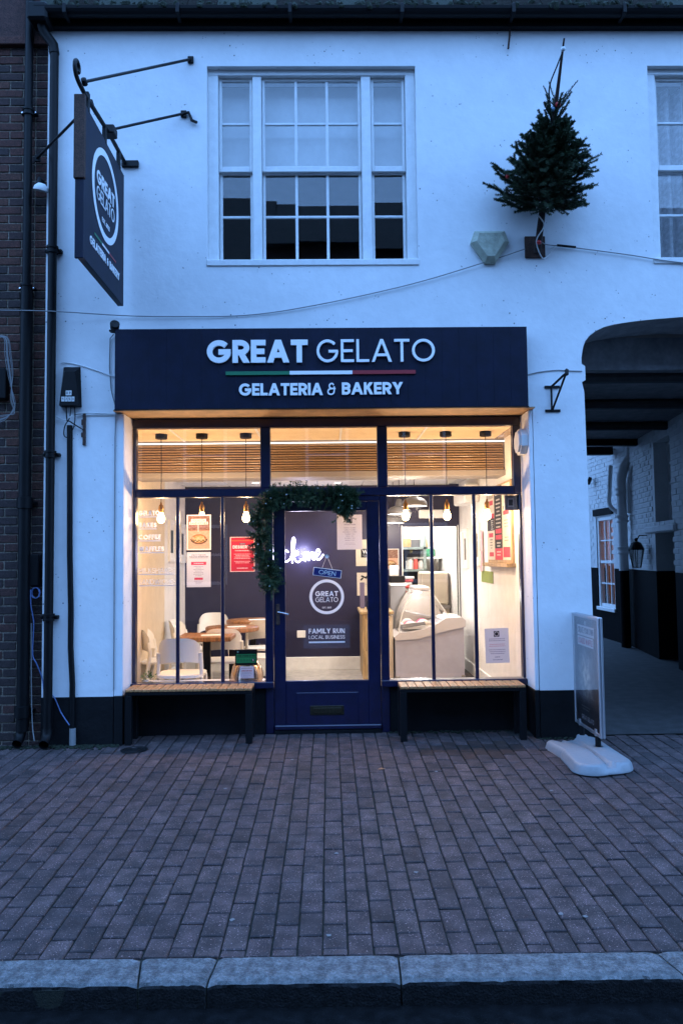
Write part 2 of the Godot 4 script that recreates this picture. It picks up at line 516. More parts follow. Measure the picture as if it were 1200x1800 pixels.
func bowl(x: float, y0: float, y1: float) -> PackedVector2Array:   # closed side of B, D, P, R
	var p := pl([0, y1])
	p.append_array(arc(x, (y0 + y1) / 2, 1 - x, (y1 - y0) / 2, 90, -90))
	p.append(Vector2(0, y0))
	return p

func make_glyphs() -> void:
	# each stroke: [kind, points]; l = square ends, b = butt ends, d = slanted bar cut level
	var S := smooth([0.95, 0.80, 0.80, 0.95, 0.5, 1.0, 0.18, 0.93, 0.06, 0.74, 0.2, 0.58, 0.5, 0.51, 0.82, 0.43, 0.96, 0.26, 0.82, 0.06, 0.5, 0.0, 0.17, 0.05, 0.0, 0.22])
	glyphs = {
		"A": [0.92, [["d", pl([0, 0, 0.5, 1])], ["d", pl([1, 0, 0.5, 1])], ["b", pl([0.16, 0.28, 0.84, 0.28])]]],
		"B": [0.66, [["l", pl([0, 0, 0, 1])], ["b", bowl(0.5, 0.53, 1)], ["b", bowl(0.55, 0, 0.53)]]],
		"C": [0.94, [["b", arc(0.52, 0.5, 0.52, 0.5, 42, 318, 20)]]],
		"D": [0.82, [["l", pl([0, 0, 0, 1])], ["b", bowl(0.4, 0, 1)]]],
		"E": [0.6, [["l", pl([0, 0, 0, 1])], ["l", pl([0, 1, 1, 1])], ["l", pl([0, 0.5, 0.88, 0.5])], ["l", pl([0, 0, 1, 0])]]],
		"F": [0.58, [["l", pl([0, 0, 0, 1])], ["l", pl([0, 1, 1, 1])], ["l", pl([0, 0.5, 0.85, 0.5])]]],
		"G": [0.99, [["b", arc(0.5, 0.5, 0.5, 0.5, 42, 360, 24)], ["l", pl([0.98, 0.48, 0.62, 0.48])]]],
		"H": [0.76, [["l", pl([0, 0, 0, 1])], ["l", pl([1, 0, 1, 1])], ["b", pl([0, 0.5, 1, 0.5])]]],
		"I": [0.2, [["l", pl([0.5, 0, 0.5, 1])]]],
		"K": [0.72, [["l", pl([0, 0, 0, 1])], ["d", pl([0.12, 0.42, 0.9, 1])], ["d", pl([1, 0, 0.42, 0.6])]]],
		"L": [0.58, [["l", pl([0, 0, 0, 1])], ["l", pl([0, 0, 1, 0])]]],
		"M": [0.95, [["l", pl([0, 0, 0, 1])], ["l", pl([1, 0, 1, 1])], ["d", pl([0.5, 0.22, 0.03, 1])], ["d", pl([0.5, 0.22, 0.97, 1])]]],
		"N": [0.8, [["l", pl([0, 0, 0, 1])], ["l", pl([1, 0, 1, 1])], ["d", pl([1, 0, 0, 1])]]],
		"O": [1.04, [["b", arc(0.5, 0.5, 0.5, 0.5, 0, 360, 32)]]],
		"P": [0.64, [["l", pl([0, 0, 0, 1])], ["b", bowl(0.45, 0.42, 1)]]],
		"R": [0.70, [["l", pl([0, 0, 0, 1])], ["b", bowl(0.45, 0.44, 1)], ["d", pl([0.98, 0, 0.42, 0.5])]]],
		"S": [0.66, [["b", S]]],
		"T": [0.70, [["l", pl([0, 1, 1, 1])], ["l", pl([0.5, 0, 0.5, 1])]]],
		"U": [0.76, [["l", pl([0, 1, 0, 0.38])], ["b", arc(0.5, 0.38, 0.5, 0.38, 180, 360)], ["l", pl([1, 1, 1, 0.38])]]],
		"V": [0.88, [["d", pl([0.5, 0, 0, 1])], ["d", pl([0.5, 0, 1, 1])]]],
		"W": [1.3, [["d", pl([0.26, 0, 0, 1])], ["d", pl([0.26, 0, 0.5, 1])], ["d", pl([0.74, 0, 0.5, 1])], ["d", pl([0.74, 0, 1, 1])]]],
		"Y": [0.82, [["d", pl([0.5, 0.42, 0, 1])], ["d", pl([0.5, 0.42, 1, 1])], ["l", pl([0.5, 0, 0.5, 0.44])]]],
		"Z": [0.66, [["l", pl([0, 1, 1, 1])], ["d", pl([0, 0, 1, 1])], ["l", pl([0, 0, 1, 0])]]],
		"&": [0.78, [["b", smooth([0.72, 0.86, 0.55, 1.0, 0.3, 0.95, 0.2, 0.77, 0.3, 0.6, 0.5, 0.54, 0.95, 0.54])], ["b", smooth([0.5, 0.54, 0.18, 0.48, 0.03, 0.27, 0.14, 0.06, 0.42, 0.0, 0.68, 0.1, 0.78, 0.34, 0.78, 0.72])]]],
		".": [0.2, [["l", pl([0.5, 0, 0.5, 0.01])]]],
		"0": [0.7, [["b", arc(0.5, 0.5, 0.5, 0.5, 0, 360, 24)]]],
		"1": [0.36, [["l", pl([0.8, 0, 0.8, 1])], ["d", pl([0.05, 0.76, 0.7, 1])]]],
		"2": [0.62, [["b", smooth([0.03, 0.72, 0.15, 0.93, 0.48, 1.0, 0.85, 0.9, 0.93, 0.68, 0.75, 0.45, 0.1, 0.02])], ["l", pl([0.05, 0, 1, 0])]]],
		"3": [0.62, [["b", smooth([0.05, 0.85, 0.4, 1.0, 0.85, 0.88, 0.85, 0.64, 0.45, 0.54, 0.88, 0.42, 0.95, 0.2, 0.6, 0.0, 0.02, 0.12])]]],
		"5": [0.62, [["l", pl([0.15, 1, 0.95, 1])], ["b", smooth([0.12, 1.0, 0.08, 0.55, 0.5, 0.62, 0.92, 0.48, 0.95, 0.2, 0.6, 0.0, 0.02, 0.1])]]],
		"7": [0.6, [["l", pl([0, 1, 1, 1])], ["d", pl([0.3, 0, 1, 1])]]],
	}

func layout(txt: String, hgt: float, width: float, weight: float, gap := 0.10) -> Array:   # [[x, glyph width, glyph], ...] in metres
	var total := 0.0
	for ch in txt:
		total += 0.42 if ch == " " else glyphs[ch][0] + gap
	total -= gap
	var k := hgt if width <= 0 else width / total
	var x := 0.0
	var out := []
	for ch in txt:
		if ch == " ":
			x += 0.42 * k
			continue
		out.append([x, glyphs[ch][0] * k, ch])
		x += (glyphs[ch][0] + gap) * k
	return out

func strokes(ch: String, w: float, h: float, hw: float) -> Array:   # centre lines inside a w x h box
	var out := []
	for s in glyphs[ch][1]:
		var p := PackedVector2Array()
		for q: Vector2 in s[1]:
			p.append(Vector2(hw + q.x * (w - 2 * hw), hw + q.y * (h - 2 * hw)))
		out.append([s[0], p, s[1]])
	return out

func letter_mb(b: MB, ch: String, w: float, h: float, hw: float, X: Transform3D, depth: float) -> void:
	var z1 := depth
	for s in strokes(ch, w, h, hw):
		var p: PackedVector2Array = s[1]
		if s[0] == "d":
			var a := p[0]
			var e := p[p.size() - 1]
			var raw: PackedVector2Array = s[2]
			var dir := (e - a).normalized()
			var hx := hw / maxf(0.25, absf(dir.y))
			var y0 := 0.0 if raw[0].y == 0.0 else a.y
			var y1 := h if raw[1].y == 1.0 else e.y
			var x0 := a.x + dir.x / dir.y * (y0 - a.y) * 0.0
			var x1 := e.x
			# keep the outer edge inside the glyph box
			if raw[0].x <= 0.0: x0 = hx
			elif raw[0].x >= 1.0: x0 = w - hx
			if raw[1].x <= 0.0: x1 = hx
			elif raw[1].x >= 1.0: x1 = w - hx
			b.prism(PackedVector2Array([Vector2(x0 - hx, y0), Vector2(x0 + hx, y0), Vector2(x1 + hx, y1), Vector2(x1 - hx, y1)]), X, 0.0, z1)
		else:
			b.ribbon(p, hw, X, 0.0, z1, hw if s[0] == "l" else 0.0)
		z1 += maxf(0.0003, depth * 0.02)

func lettering(parent: Node, txt: String, X: Transform3D, hgt: float, width: float, weight: float, depth: float, m: Material, split := true, called := "letter", gap := 0.10) -> void:
	if not split and " " in txt:   # one part for each word
		var L := layout(txt, hgt, width, weight, gap)
		var at := 0
		for word in txt.split(" "):
			var wb := MB.new()
			for q in word.length():
				var gq: Array = L[at]
				letter_mb(wb, gq[2], gq[1], hgt, weight * hgt * 0.5, X * Transform3D(Basis(), Vector3(gq[0], 0, 0)), depth)
				at += 1
			part(called, wb, m, parent)
		return
	var whole := MB.new()
	for g in layout(txt, hgt, width, weight, gap):
		var b: MB = MB.new() if split else whole
		var X2 := X * Transform3D(Basis(), Vector3(g[0], 0, 0))
		letter_mb(b, g[2], g[1], hgt, weight * hgt * 0.5, X2, depth)
		if split: part(called, b, m, parent)
	if not split: part(called, whole, m, parent)

# ------------------------------------------------------------------ print on paper: text drawn into images
func new_print(w: int, h: int, bg: Color) -> Image:
	var im := Image.create(w, h, false, Image.FORMAT_RGB8)
	im.fill(bg)
	return im

func dab(im: Image, a: Vector2, e: Vector2, hw: float, cl: Color) -> void:
	var r := Rect2(a, Vector2.ZERO).expand(e).grow(hw + 1)
	for y in range(maxi(0, int(r.position.y)), mini(im.get_height(), int(r.end.y) + 1)):
		for x in range(maxi(0, int(r.position.x)), mini(im.get_width(), int(r.end.x) + 1)):
			var p := Vector2(x + 0.5, y + 0.5)
			var t := clampf(hw + 0.5 - p.distance_to(Geometry2D.get_closest_point_to_segment(p, a, e)), 0, 1)
			if t > 0: im.set_pixel(x, y, im.get_pixel(x, y).lerp(cl, t))

func print_text(im: Image, txt: String, cx: float, top: float, h: float, width: float, weight: float, cl: Color) -> void:
	var L := layout(txt, h, width, weight)
	if L.is_empty(): return
	var total: float = L[-1][0] + L[-1][1]
	for g in L:
		for s in strokes(g[2], g[1], h, weight * h * 0.5):
			var p: PackedVector2Array = s[1]
			for i in p.size() - 1:
				var o := Vector2(cx - total / 2 + g[0], top + h)
				dab(im, o + Vector2(p[i].x, -p[i].y), o + Vector2(p[i + 1].x, -p[i + 1].y), weight * h * 0.5, cl)

func print_lines(im: Image, cx: float, top: float, widths: Array, step: float, hh: float, cl: Color) -> void:   # text too fine to read
	for w in widths:
		var x: float = cx - w / 2.0
		while x < cx + w / 2.0 - 2:
			var l := minf(rng.randf_range(4, 15), cx + w / 2.0 - x)
			im.fill_rect(Rect2i(int(x), int(top), maxi(1, int(l)), maxi(1, int(hh))), cl)
			x += l + 2.5
		top += step

func ring_mark(im: Image, ct: Vector2, r: float, cl: Color, hw: float) -> void:
	for k in 24:
		dab(im, ct + Vector2.from_angle(TAU * k / 24) * r, ct + Vector2.from_angle(TAU * (k + 1) / 24) * r, hw, cl)

func paper(key: String, im: Image, rough := 0.7, o := {}) -> StandardMaterial3D:
	var m := mat(key, Vector3(1, 1, 1), rough, "", 1, "", 0, {"back": Vector3(0.9, 0.9, 0.9)} if o.is_empty() else o)
	im.generate_mipmaps()
	m.albedo_texture = ImageTexture.create_from_image(im)
	return m

func sheet(called: String, x0: float, x1: float, y0: float, y1: float, z: float, m: Material, label: String, category: String, tilt := 0.0) -> Node3D:   # printed sheet of paper
	var at := Vector3((x0 + x1) / 2, (y0 + y1) / 2, z)
	var w := x1 - x0
	var h := y1 - y0
	var f := MB.new()
	f.card(Vector3(-w / 2, -h / 2, 0), Vector3(w, 0, 0), Vector3(0, h, 0), Vector3.BACK)
	var o := single(called, f, m, label, category)
	o.position = at
	o.rotation.z = tilt
	return o

# ------------------------------------------------------------------ camera, sky, exposure
func setup_view() -> void:
	var cam := Camera3D.new()
	cam.name = "camera"
	cam.fov = 66.99
	cam.near = 0.05
	cam.far = 400.0
	cam.position = Vector3(0, 1.575, 6.5)
	cam.rotation_degrees = Vector3(3.28, -0.93, -0.65)
	add_child(cam)
	cam.current = true
	var sky_mat := ProceduralSkyMaterial.new()
	sky_mat.sky_top_color = col(Vector3(0.165, 0.375, 0.84))
	sky_mat.sky_horizon_color = col(Vector3(0.22, 0.43, 0.86))
	sky_mat.sky_curve = 0.25
	sky_mat.ground_bottom_color = col(Vector3(0.05, 0.06, 0.09))
	sky_mat.ground_horizon_color = col(Vector3(0.12, 0.2, 0.4))
	sky_mat.sun_angle_max = 1.0
	var sky := Sky.new()
	sky.sky_material = sky_mat
	var env := Environment.new()
	env.background_mode = Environment.BG_SKY
	env.sky = sky
	env.background_energy_multiplier = 0.75
	env.tonemap_mode = Environment.TONE_MAPPER_LINEAR
	env.tonemap_exposure = 5.5
	env.sdfgi_enabled = true
	env.ssao_enabled = true
	env.ssil_enabled = true
	var we := WorldEnvironment.new()
	we.name = "world_environment"
	we.environment = env
	add_child(we)
	var sun := DirectionalLight3D.new()   # the last glow of the evening sky over the roofs opposite
	sun.name = "dusk_glow"
	sun.light_color = col(Vector3(0.22, 0.48, 1.0))
	sun.light_energy = 0.15
	sun.sky_mode = DirectionalLight3D.SKY_MODE_LIGHT_ONLY
	sun.light_angular_distance = 130.0
	sun.shadow_enabled = true
	sun.rotation_degrees = Vector3(-48, 14, 0)
	add_child(sun)

func lamp(parent: Node, at: Vector3, l: Vector3, energy: float, size: float) -> void:
	var o := OmniLight3D.new()
	o.name = "light"
	o.light_color = col(l)
	o.light_energy = energy
	o.light_size = size
	o.omni_range = 12.0
	o.omni_attenuation = 2.0
	o.shadow_enabled = true
	parent.add_child(o, true)
	o.position = at

# ------------------------------------------------------------------ ground
func kerb_z(x: float) -> float:
	return 3.262 + 0.012 * x

func build_ground() -> void:
	var b := MB.new()
	b.quad(Vector3(-150, -0.2, 150), Vector3(150, -0.2, 150), Vector3(150, -0.2, -150), Vector3(-150, -0.2, -150), Vector3.UP)
	struct("ground", b, M.asphalt)
	b = MB.new()
	b.bx(-60, 60, -0.19, -0.135, 3.40, 9.4)
	struct("road", b, M.asphalt)
	b = MB.new()
	b.bx(-60, 60, -0.19, 0.0, 9.42, 12.3)
	struct("pavement_opposite", b, M.passage_ground)
	b = MB.new()
	var last := 0.044
	var zs := [-0.085, -0.8, -4.0, -7.0, -14.0]
	var ys := [0.050, 0.068, 0.09, 0.10, 0.12]
	for i in 4:
		b.quad(Vector3(1.5, ys[i], zs[i]), Vector3(9, ys[i], zs[i]), Vector3(9, ys[i + 1], zs[i + 1]), Vector3(1.5, ys[i + 1], zs[i + 1]), Vector3.UP)
	struct("passage_ground", b, M.passage_ground)
	# block paving in stretcher bond, laid to a fall towards the kerb
	var pv := Node3D.new()
	pv.name = "pavement"
	add_child(pv)
	pv.set_meta("kind", "structure")
	pv.position = Vector3(0, 0.045, 0)
	pv.rotation.x = 0.0276
	b = MB.new()
	b.quad(Vector3(-12, -0.011, 3.30), Vector3(12, -0.011, 3.30), Vector3(12, -0.011, -0.7), Vector3(-12, -0.011, -0.7), Vector3.UP)
	part("joint_bed", b, M.joint, pv)
	var all := []
	var g := RandomNumberGenerator.new()
	g.seed = 77
	for i in range(-40, 44):
		var x := -0.045 + 0.1052 * i + 0.0526
		var off := 3.189 + (0.0 if posmod(i, 2) == 0 else 0.1018) + g.randf_range(-0.012, 0.012)
		for k in range(-2, 20):
			var z1 := off - 0.2035 * k
			var z0 := z1 - 0.2008
			var front := kerb_z(x) - 0.006
			var back := -0.36
			if x < -1.71: back = 0.0
			if x < -2.40: back = -0.05
			if x > 1.70: back = 0.0
			if x > 2.2: back = -0.08
			if z0 > front - 0.03 or z1 < back + 0.03: continue
			z1 = minf(z1, front); z0 = maxf(z0, back)
			var seen := absf(x) < 0.445 * (6.5 - z1) + 0.05
			all.append({"x": x, "z": (z0 + z1) / 2, "l": z1 - z0, "seen": seen, "d": Vector2(x, 6.5 - z1).length() + (0.0 if seen else 100.0), "m": [0, 0, 1, 1, 2, 2, 3, 4][g.randi() % 8] if g.randf() > 0.15 else 0, "y": g.randf_range(-0.003, 0.0015), "rx": g.randf_range(-0.012, 0.012), "rz": g.randf_range(-0.018, 0.018), "ry": g.randf_range(-0.012, 0.012), "dx": g.randf_range(-0.0015, 0.0015)})
	all.sort_custom(func(p, q): return p.d < q.d)
	b = MB.new()
	b.box(Vector3(0, -0.03, 0), Vector3(0.0982, 0.06, 0.1925), 0.0045)
	var bm := b.mesh()
	var rest := MB.new()
	rest.tinted = true
	for k in all.size():
		var a: Dictionary = all[k]
		var X := Transform3D(Basis.from_euler(Vector3(a.rx, a.ry, a.rz)) * Basis.from_scale(Vector3(1, 1, (a.l - 0.0083) / 0.1925)), Vector3(a.x + a.dx, a.y, a.z))
		if k < 300:
			var o := place("brick", bm, M["paver%d" % a.m], pv)
			o.transform = X
		else:
			rest.tint = [Color(0.325, 0.205, 0.20), Color(0.285, 0.18, 0.18), Color(0.355, 0.23, 0.22), Color(0.26, 0.175, 0.175), Color(0.20, 0.13, 0.13)][a.m]
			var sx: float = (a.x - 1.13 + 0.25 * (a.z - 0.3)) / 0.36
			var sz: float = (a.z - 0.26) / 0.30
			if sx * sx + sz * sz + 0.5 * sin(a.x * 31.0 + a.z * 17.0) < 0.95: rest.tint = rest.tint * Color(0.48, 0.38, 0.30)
			rest.box(X * Vector3(0, -0.03, 0), Vector3(0.0982, 0.06, a.l - 0.0083), 0.0045, Basis.from_euler(Vector3(a.rx, a.ry, a.rz)))
	var ro := part("brick_field", rest, M.paver_many, pv)
	ro.set_meta("kind", "stuff")
	# granite kerb
	var kb := Node3D.new()
	kb.name = "kerb"
	add_child(kb)
	kb.set_meta("kind", "structure")
	var cuts := [[-12.0, -12.0], [-3.6, -3.6], [-2.2, -2.2], [-0.778, -0.744], [-0.468, -0.486], [0.262, 0.257], [1.312, 1.352], [2.35, 2.36], [3.3, 3.3], [12.0, 12.0]]
	var f := FastNoiseLite.new()
	f.seed = 9; f.frequency = 6.0
	for i in cuts.size() - 1:
		var st := MB.new()
		var face := MB.new()
		var nu := 40
		var prof := [[0.0, -0.03], [0.0, -0.004], [0.012, 0.0], [0.09, 0.001], [0.15, 0.0], [0.176, -0.003], [0.188, -0.010], [0.193, -0.020], [0.200, -0.25]]
		var grid := []
		for u in nu + 1:
			var t := float(u) / nu
			var e := 0.004
			var row := []
			for p in prof:
				var w: float = p[0] / 0.200
				var xa: float = lerpf(cuts[i][0], cuts[i][1], w) + e
				var xb: float = lerpf(cuts[i + 1][0], cuts[i + 1][1], w) - e
				var x := lerpf(xa, xb, t)
				var chip: float = f.get_noise_3d(x * 1.7, p[0] * 3, p[1] * 9)
				var endd := minf(x - xa, xb - x)
				var drop := 0.010 * exp(-endd / 0.012)
				var z: float = kerb_z(x) + p[0] - (maxf(0, chip) * 0.016 if w > 0.85 and p[1] > -0.1 else 0.0)
				var y: float = p[1] - 0.044 - (absf(chip) * 0.012 if w > 0.75 else absf(chip) * 0.004) - drop + 0.004
				row.append(Vector3(x, y, z))
			grid.append(row)
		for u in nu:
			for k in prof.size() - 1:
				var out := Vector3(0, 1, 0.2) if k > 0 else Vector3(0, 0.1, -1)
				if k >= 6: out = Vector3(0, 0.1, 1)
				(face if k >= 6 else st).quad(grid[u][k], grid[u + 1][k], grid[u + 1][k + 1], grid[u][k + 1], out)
		for e in [0, nu]:
			st.poly(grid[e], Vector3(-1 if e == 0 else 1, 0, 0))
		var ks := part("kerb_stone", st, M.granite, kb)
		part("dark_face", face, M.dark_granite, ks)  # front face of each stone, a darker granite than its top
	b = MB.new()
	b.bx(-12, 12, -0.25, -0.062, 3.16, 3.44)
	part("bedding", b, M.joint, kb)

# ------------------------------------------------------------------ the white building
func sash_window(parent: Node, dx: float, label: String) -> Node3D:
	var w := Node3D.new()
	w.name = "sash_window"
	parent.add_child(w, true)
	w.position = Vector3(dx, 0, 0)
	if label: w.set_meta("label", label)
	var b := MB.new()   # box frame
	b.bx(-1.019, -0.928, 4.076, 5.80, -0.22, -0.055, 0.006)
	b.bx(0.705, 0.792, 4.076, 5.80, -0.22, -0.055, 0.006)
	b.bx(-1.019, 0.792, 5.785, 5.838, -0.22, -0.052, 0.006)
	b.bx(-0.632, -0.553, 4.12, 5.785, -0.22, -0.062, 0.006)
	b.bx(0.318, 0.402, 4.12, 5.785, -0.22, -0.062, 0.006)
	part("frame", b, M.white_timber, w)
	b = MB.new()
	b.bx(-1.021, 0.795, 4.062, 4.118, -0.22, 0.012, 0.006)
	part("sill", b, M.white_timber, w)
	var bays := [[-0.928, -0.632, 1], [-0.553, 0.318, 3], [0.402, 0.705, 1]]
	for s in 2:
		var y0: float = [4.118, 4.94][s]
		var y1: float = [4.985, 5.785][s]
		var z: float = [-0.150, -0.112][s]
		for by in bays:
			var fr := MB.new()
			var x0: float = by[0] + 0.003
			var x1: float = by[1] - 0.003
			var st := 0.024
			var rb := 0.055 if s == 0 else 0.050
			var rt := 0.050 if s == 0 else 0.026
			fr.bx(x0, x0 + st, y0, y1, z - 0.017, z + 0.017, 0.004)
			fr.bx(x1 - st, x1, y0, y1, z - 0.017, z + 0.017, 0.004)
			fr.bx(x0 + st, x1 - st, y0, y0 + rb, z - 0.016, z + 0.016, 0.004)
			fr.bx(x0 + st, x1 - st, y1 - rt, y1, z - 0.016, z + 0.016, 0.004)
			var gy0 := y0 + rb
			var gy1 := y1 - rt
			var ym := (gy0 + gy1) / 2
			var nc: int = by[2]
			var gw := (x1 - x0 - 2 * st) / nc
			fr.bx(x0 + st, x1 - st, ym - 0.011, ym + 0.011, z - 0.012, z + 0.012, 0.004)
			for k in range(1, nc):
				fr.bx(x0 + st + gw * k - 0.012, x0 + st + gw * k + 0.012, gy0, gy1, z - 0.0125, z + 0.0125, 0.004)
			part("sash", fr, M.white_timber, w)
			for k in nc:
				for r in 2:
					var pn := MB.new()
					var ya := gy0 if r == 0 else ym
					var yb := ym if r == 0 else gy1
					var tilt := Basis.from_euler(Vector3(rng.randf_range(-0.006, 0.006), rng.randf_range(-0.006, 0.006), 0))
					pn.box(Vector3(x0 + st + gw * (k + 0.5), (ya + yb) / 2, z), Vector3(gw, yb - ya, 0.003), 0.0, tilt)
					part("pane", pn, M.glass, w)
	return w

func build_facade() -> void:
	var h := thing("shop_building", "white rendered two-storey building with a navy shopfront and an arched passage at its right end", "building")
	var b := MB.new()
	var xs := [-2.385, -1.017, 0.79, 2.823, 4.63, 7.0]
	b.grid_wall(xs, [3.66, 4.074, 5.836, 6.26], func(i, j): return not (j == 1 and (i == 1 or i == 3)), -0.30, 0.0)
	b.grid_wall([-2.385, -1.795, 1.741], [0.44, 2.805, 3.66], func(i, j): return not (i == 1 and j == 0), -0.30, 0.0)
	var arch := pl([1.741, 0.44, 2.206, 0.44, 2.201, 1.2, 2.186, 2.95, 2.168, 3.04, 2.200, 3.055, 2.200, 3.175, 2.170, 3.195, 2.170, 3.25, 2.187, 3.341, 2.208, 3.395, 2.244, 3.439, 2.30, 3.48, 2.369, 3.513, 2.46, 3.536, 2.566, 3.553, 2.69, 3.568, 2.813, 3.58, 3.06, 3.598, 3.4, 3.59, 3.7, 3.54, 3.93, 3.43, 4.0, 3.3, 4.0, 0.44, 7.0, 0.44, 7.0, 3.66, 1.741, 3.66])
	b.prism(arch, Transform3D(), -0.5, 0.0)
	part("wall", b, M.render, h)
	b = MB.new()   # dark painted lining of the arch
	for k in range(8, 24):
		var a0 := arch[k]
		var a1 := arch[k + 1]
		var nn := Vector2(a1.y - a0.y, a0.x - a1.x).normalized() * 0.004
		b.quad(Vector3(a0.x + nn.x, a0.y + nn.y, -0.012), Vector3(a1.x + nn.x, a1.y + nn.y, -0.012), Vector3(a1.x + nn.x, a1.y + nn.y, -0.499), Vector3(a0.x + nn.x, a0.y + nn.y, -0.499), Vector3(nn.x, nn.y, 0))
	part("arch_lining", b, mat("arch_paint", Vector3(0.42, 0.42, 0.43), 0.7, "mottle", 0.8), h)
	box1("plinth", -2.388, -1.795, -0.1, 0.44, -0.30, 0.004, M.plinth, h, 0.003)
	box1("plinth", 1.741, 2.212, -0.1, 0.44, -0.5, 0.004, M.plinth, h, 0.003)
	box1("plinth", 3.99, 7.0, -0.1, 0.44, -0.5, 0.004, M.plinth, h, 0.003)
	b = MB.new()
	b.bx(-1.789, -1.718, 0.442, 2.80, -0.29, 0.002, 0.004)
	part("pilaster", b, M.render, h)
	b = MB.new()
	b.bx(1.702, 1.735, 0.442, 2.80, -0.29, 0.002, 0.004)
	part("pilaster", b, M.render, h)
	box1("pilaster_base", -1.789, -1.715, -0.1, 0.44, -0.29, 0.006, M.plinth, h, 0.003)
	box1("pilaster_base", 1.699, 1.735, -0.1, 0.44, -0.29, 0.006, M.plinth, h, 0.003)
	# eaves, roof
	b = MB.new()
	b.bx(-2.42, 7.0, 6.15, 6.29, 0.002, 0.06)
	part("eaves_board", b, M.gutter, h)
	var slope := Transform3D(Basis.from_euler(Vector3(deg_to_rad(50), 0, 0)), Vector3(0, 6.262, 0.14))
	var row := MB.new()
	row.bx(-2.45, 7.0, -0.02, 0.0, -4.6, 0.02)
	var ro := part("roof", row, M.roof_tile, h)
	ro.transform = slope
	var rt := MB.new()
	rt.bx(-0.125, 0.125, 0.0, 0.018, -0.3, 0.04, 0.004)
	var rtm := rt.mesh()
	for r in 3:
		for k in 37:
			var t := place("roof_tile", rtm, M.roof_tile if rng.randf() > 0.3 else M.moss, ro)
			t.position = Vector3(-2.3 + 0.253 * k + (0.126 if r % 2 else 0.0), 0.004 + 0.002 * r, -0.26 * r)
			t.rotation.x = 0.05
	b = MB.new()
	for k in 260:
		var x := rng.randf_range(-2.3, 6.5)
		var r := rng.randf_range(0.012, 0.035)
		b.box(Vector3(x, 0.016 + r * 0.3, rng.randf_range(-0.05, 0.05)), Vector3(r * 2.2, r, r * 1.6), r * 0.4, Basis.from_euler(Vector3(rng.randf(), rng.randf() * 3, rng.randf())))
	var mo := part("moss_growth", b, M.moss, ro)
	mo.set_meta("kind", "stuff")
	# rooms above
	b = MB.new()
	b.bx(-2.385, 7.0, 3.50, 3.60, -6.4, -0.505)
	b.bx(-2.385, 1.74, 3.50, 3.60, -0.505, -0.302)
	b.bx(-2.385, 7.0, 6.0, 6.1, -6.4, -0.302)
	b.bx(-2.385, 7.0, 3.60, 6.0, -6.5, -6.4)
	b.bx(-2.385, -2.25, 3.60, 6.0, -6.4, -0.302)
	b.bx(6.9, 7.0, 3.60, 6.0, -6.4, -0.302)
	b.bx(1.8, 1.9, 3.60, 6.0, -6.4, -0.302)
	part("upper_room", b, M.dark_room, h)
	var w1 := sash_window(h, 0.0, "three-part sash window with a half-drawn white blind")
	b = MB.new()
	b.quad(Vector3(-0.93, 5.025, -0.235), Vector3(0.71, 5.02, -0.235), Vector3(0.71, 5.79, -0.235), Vector3(-0.93, 5.79, -0.235), Vector3.BACK)
	b.bx(-0.93, 0.71, 5.012, 5.03, -0.242, -0.23, 0.003)
	part("roller_blind", b, M.blind, w1)
	var w2 := sash_window(h, 3.84, "sash window with white lace curtains")
	for s in [-1.0, 1.0]:
		b = MB.new()
		var last := Vector3.ZERO
		for k in 44:
			var t := k / 43.0
			var p := Vector3(-0.11 + s * (0.79 - 0.62 * t) + (-0.02 if s < 0 else 0.0), 4.13, -0.31 + 0.05 * sin(t * 44.0 + 1.7 * sin(t * 9.0)))
			if k > 0: b.quad(last, p, p + Vector3(0, 1.66, 0), last + Vector3(0, 1.66, 0), Vector3.BACK)
			last = p
		part("lace_curtain", b, M.lace, w2)
	build_shopfront(h)
	build_shop_room(h)
	build_passage_roof(h)

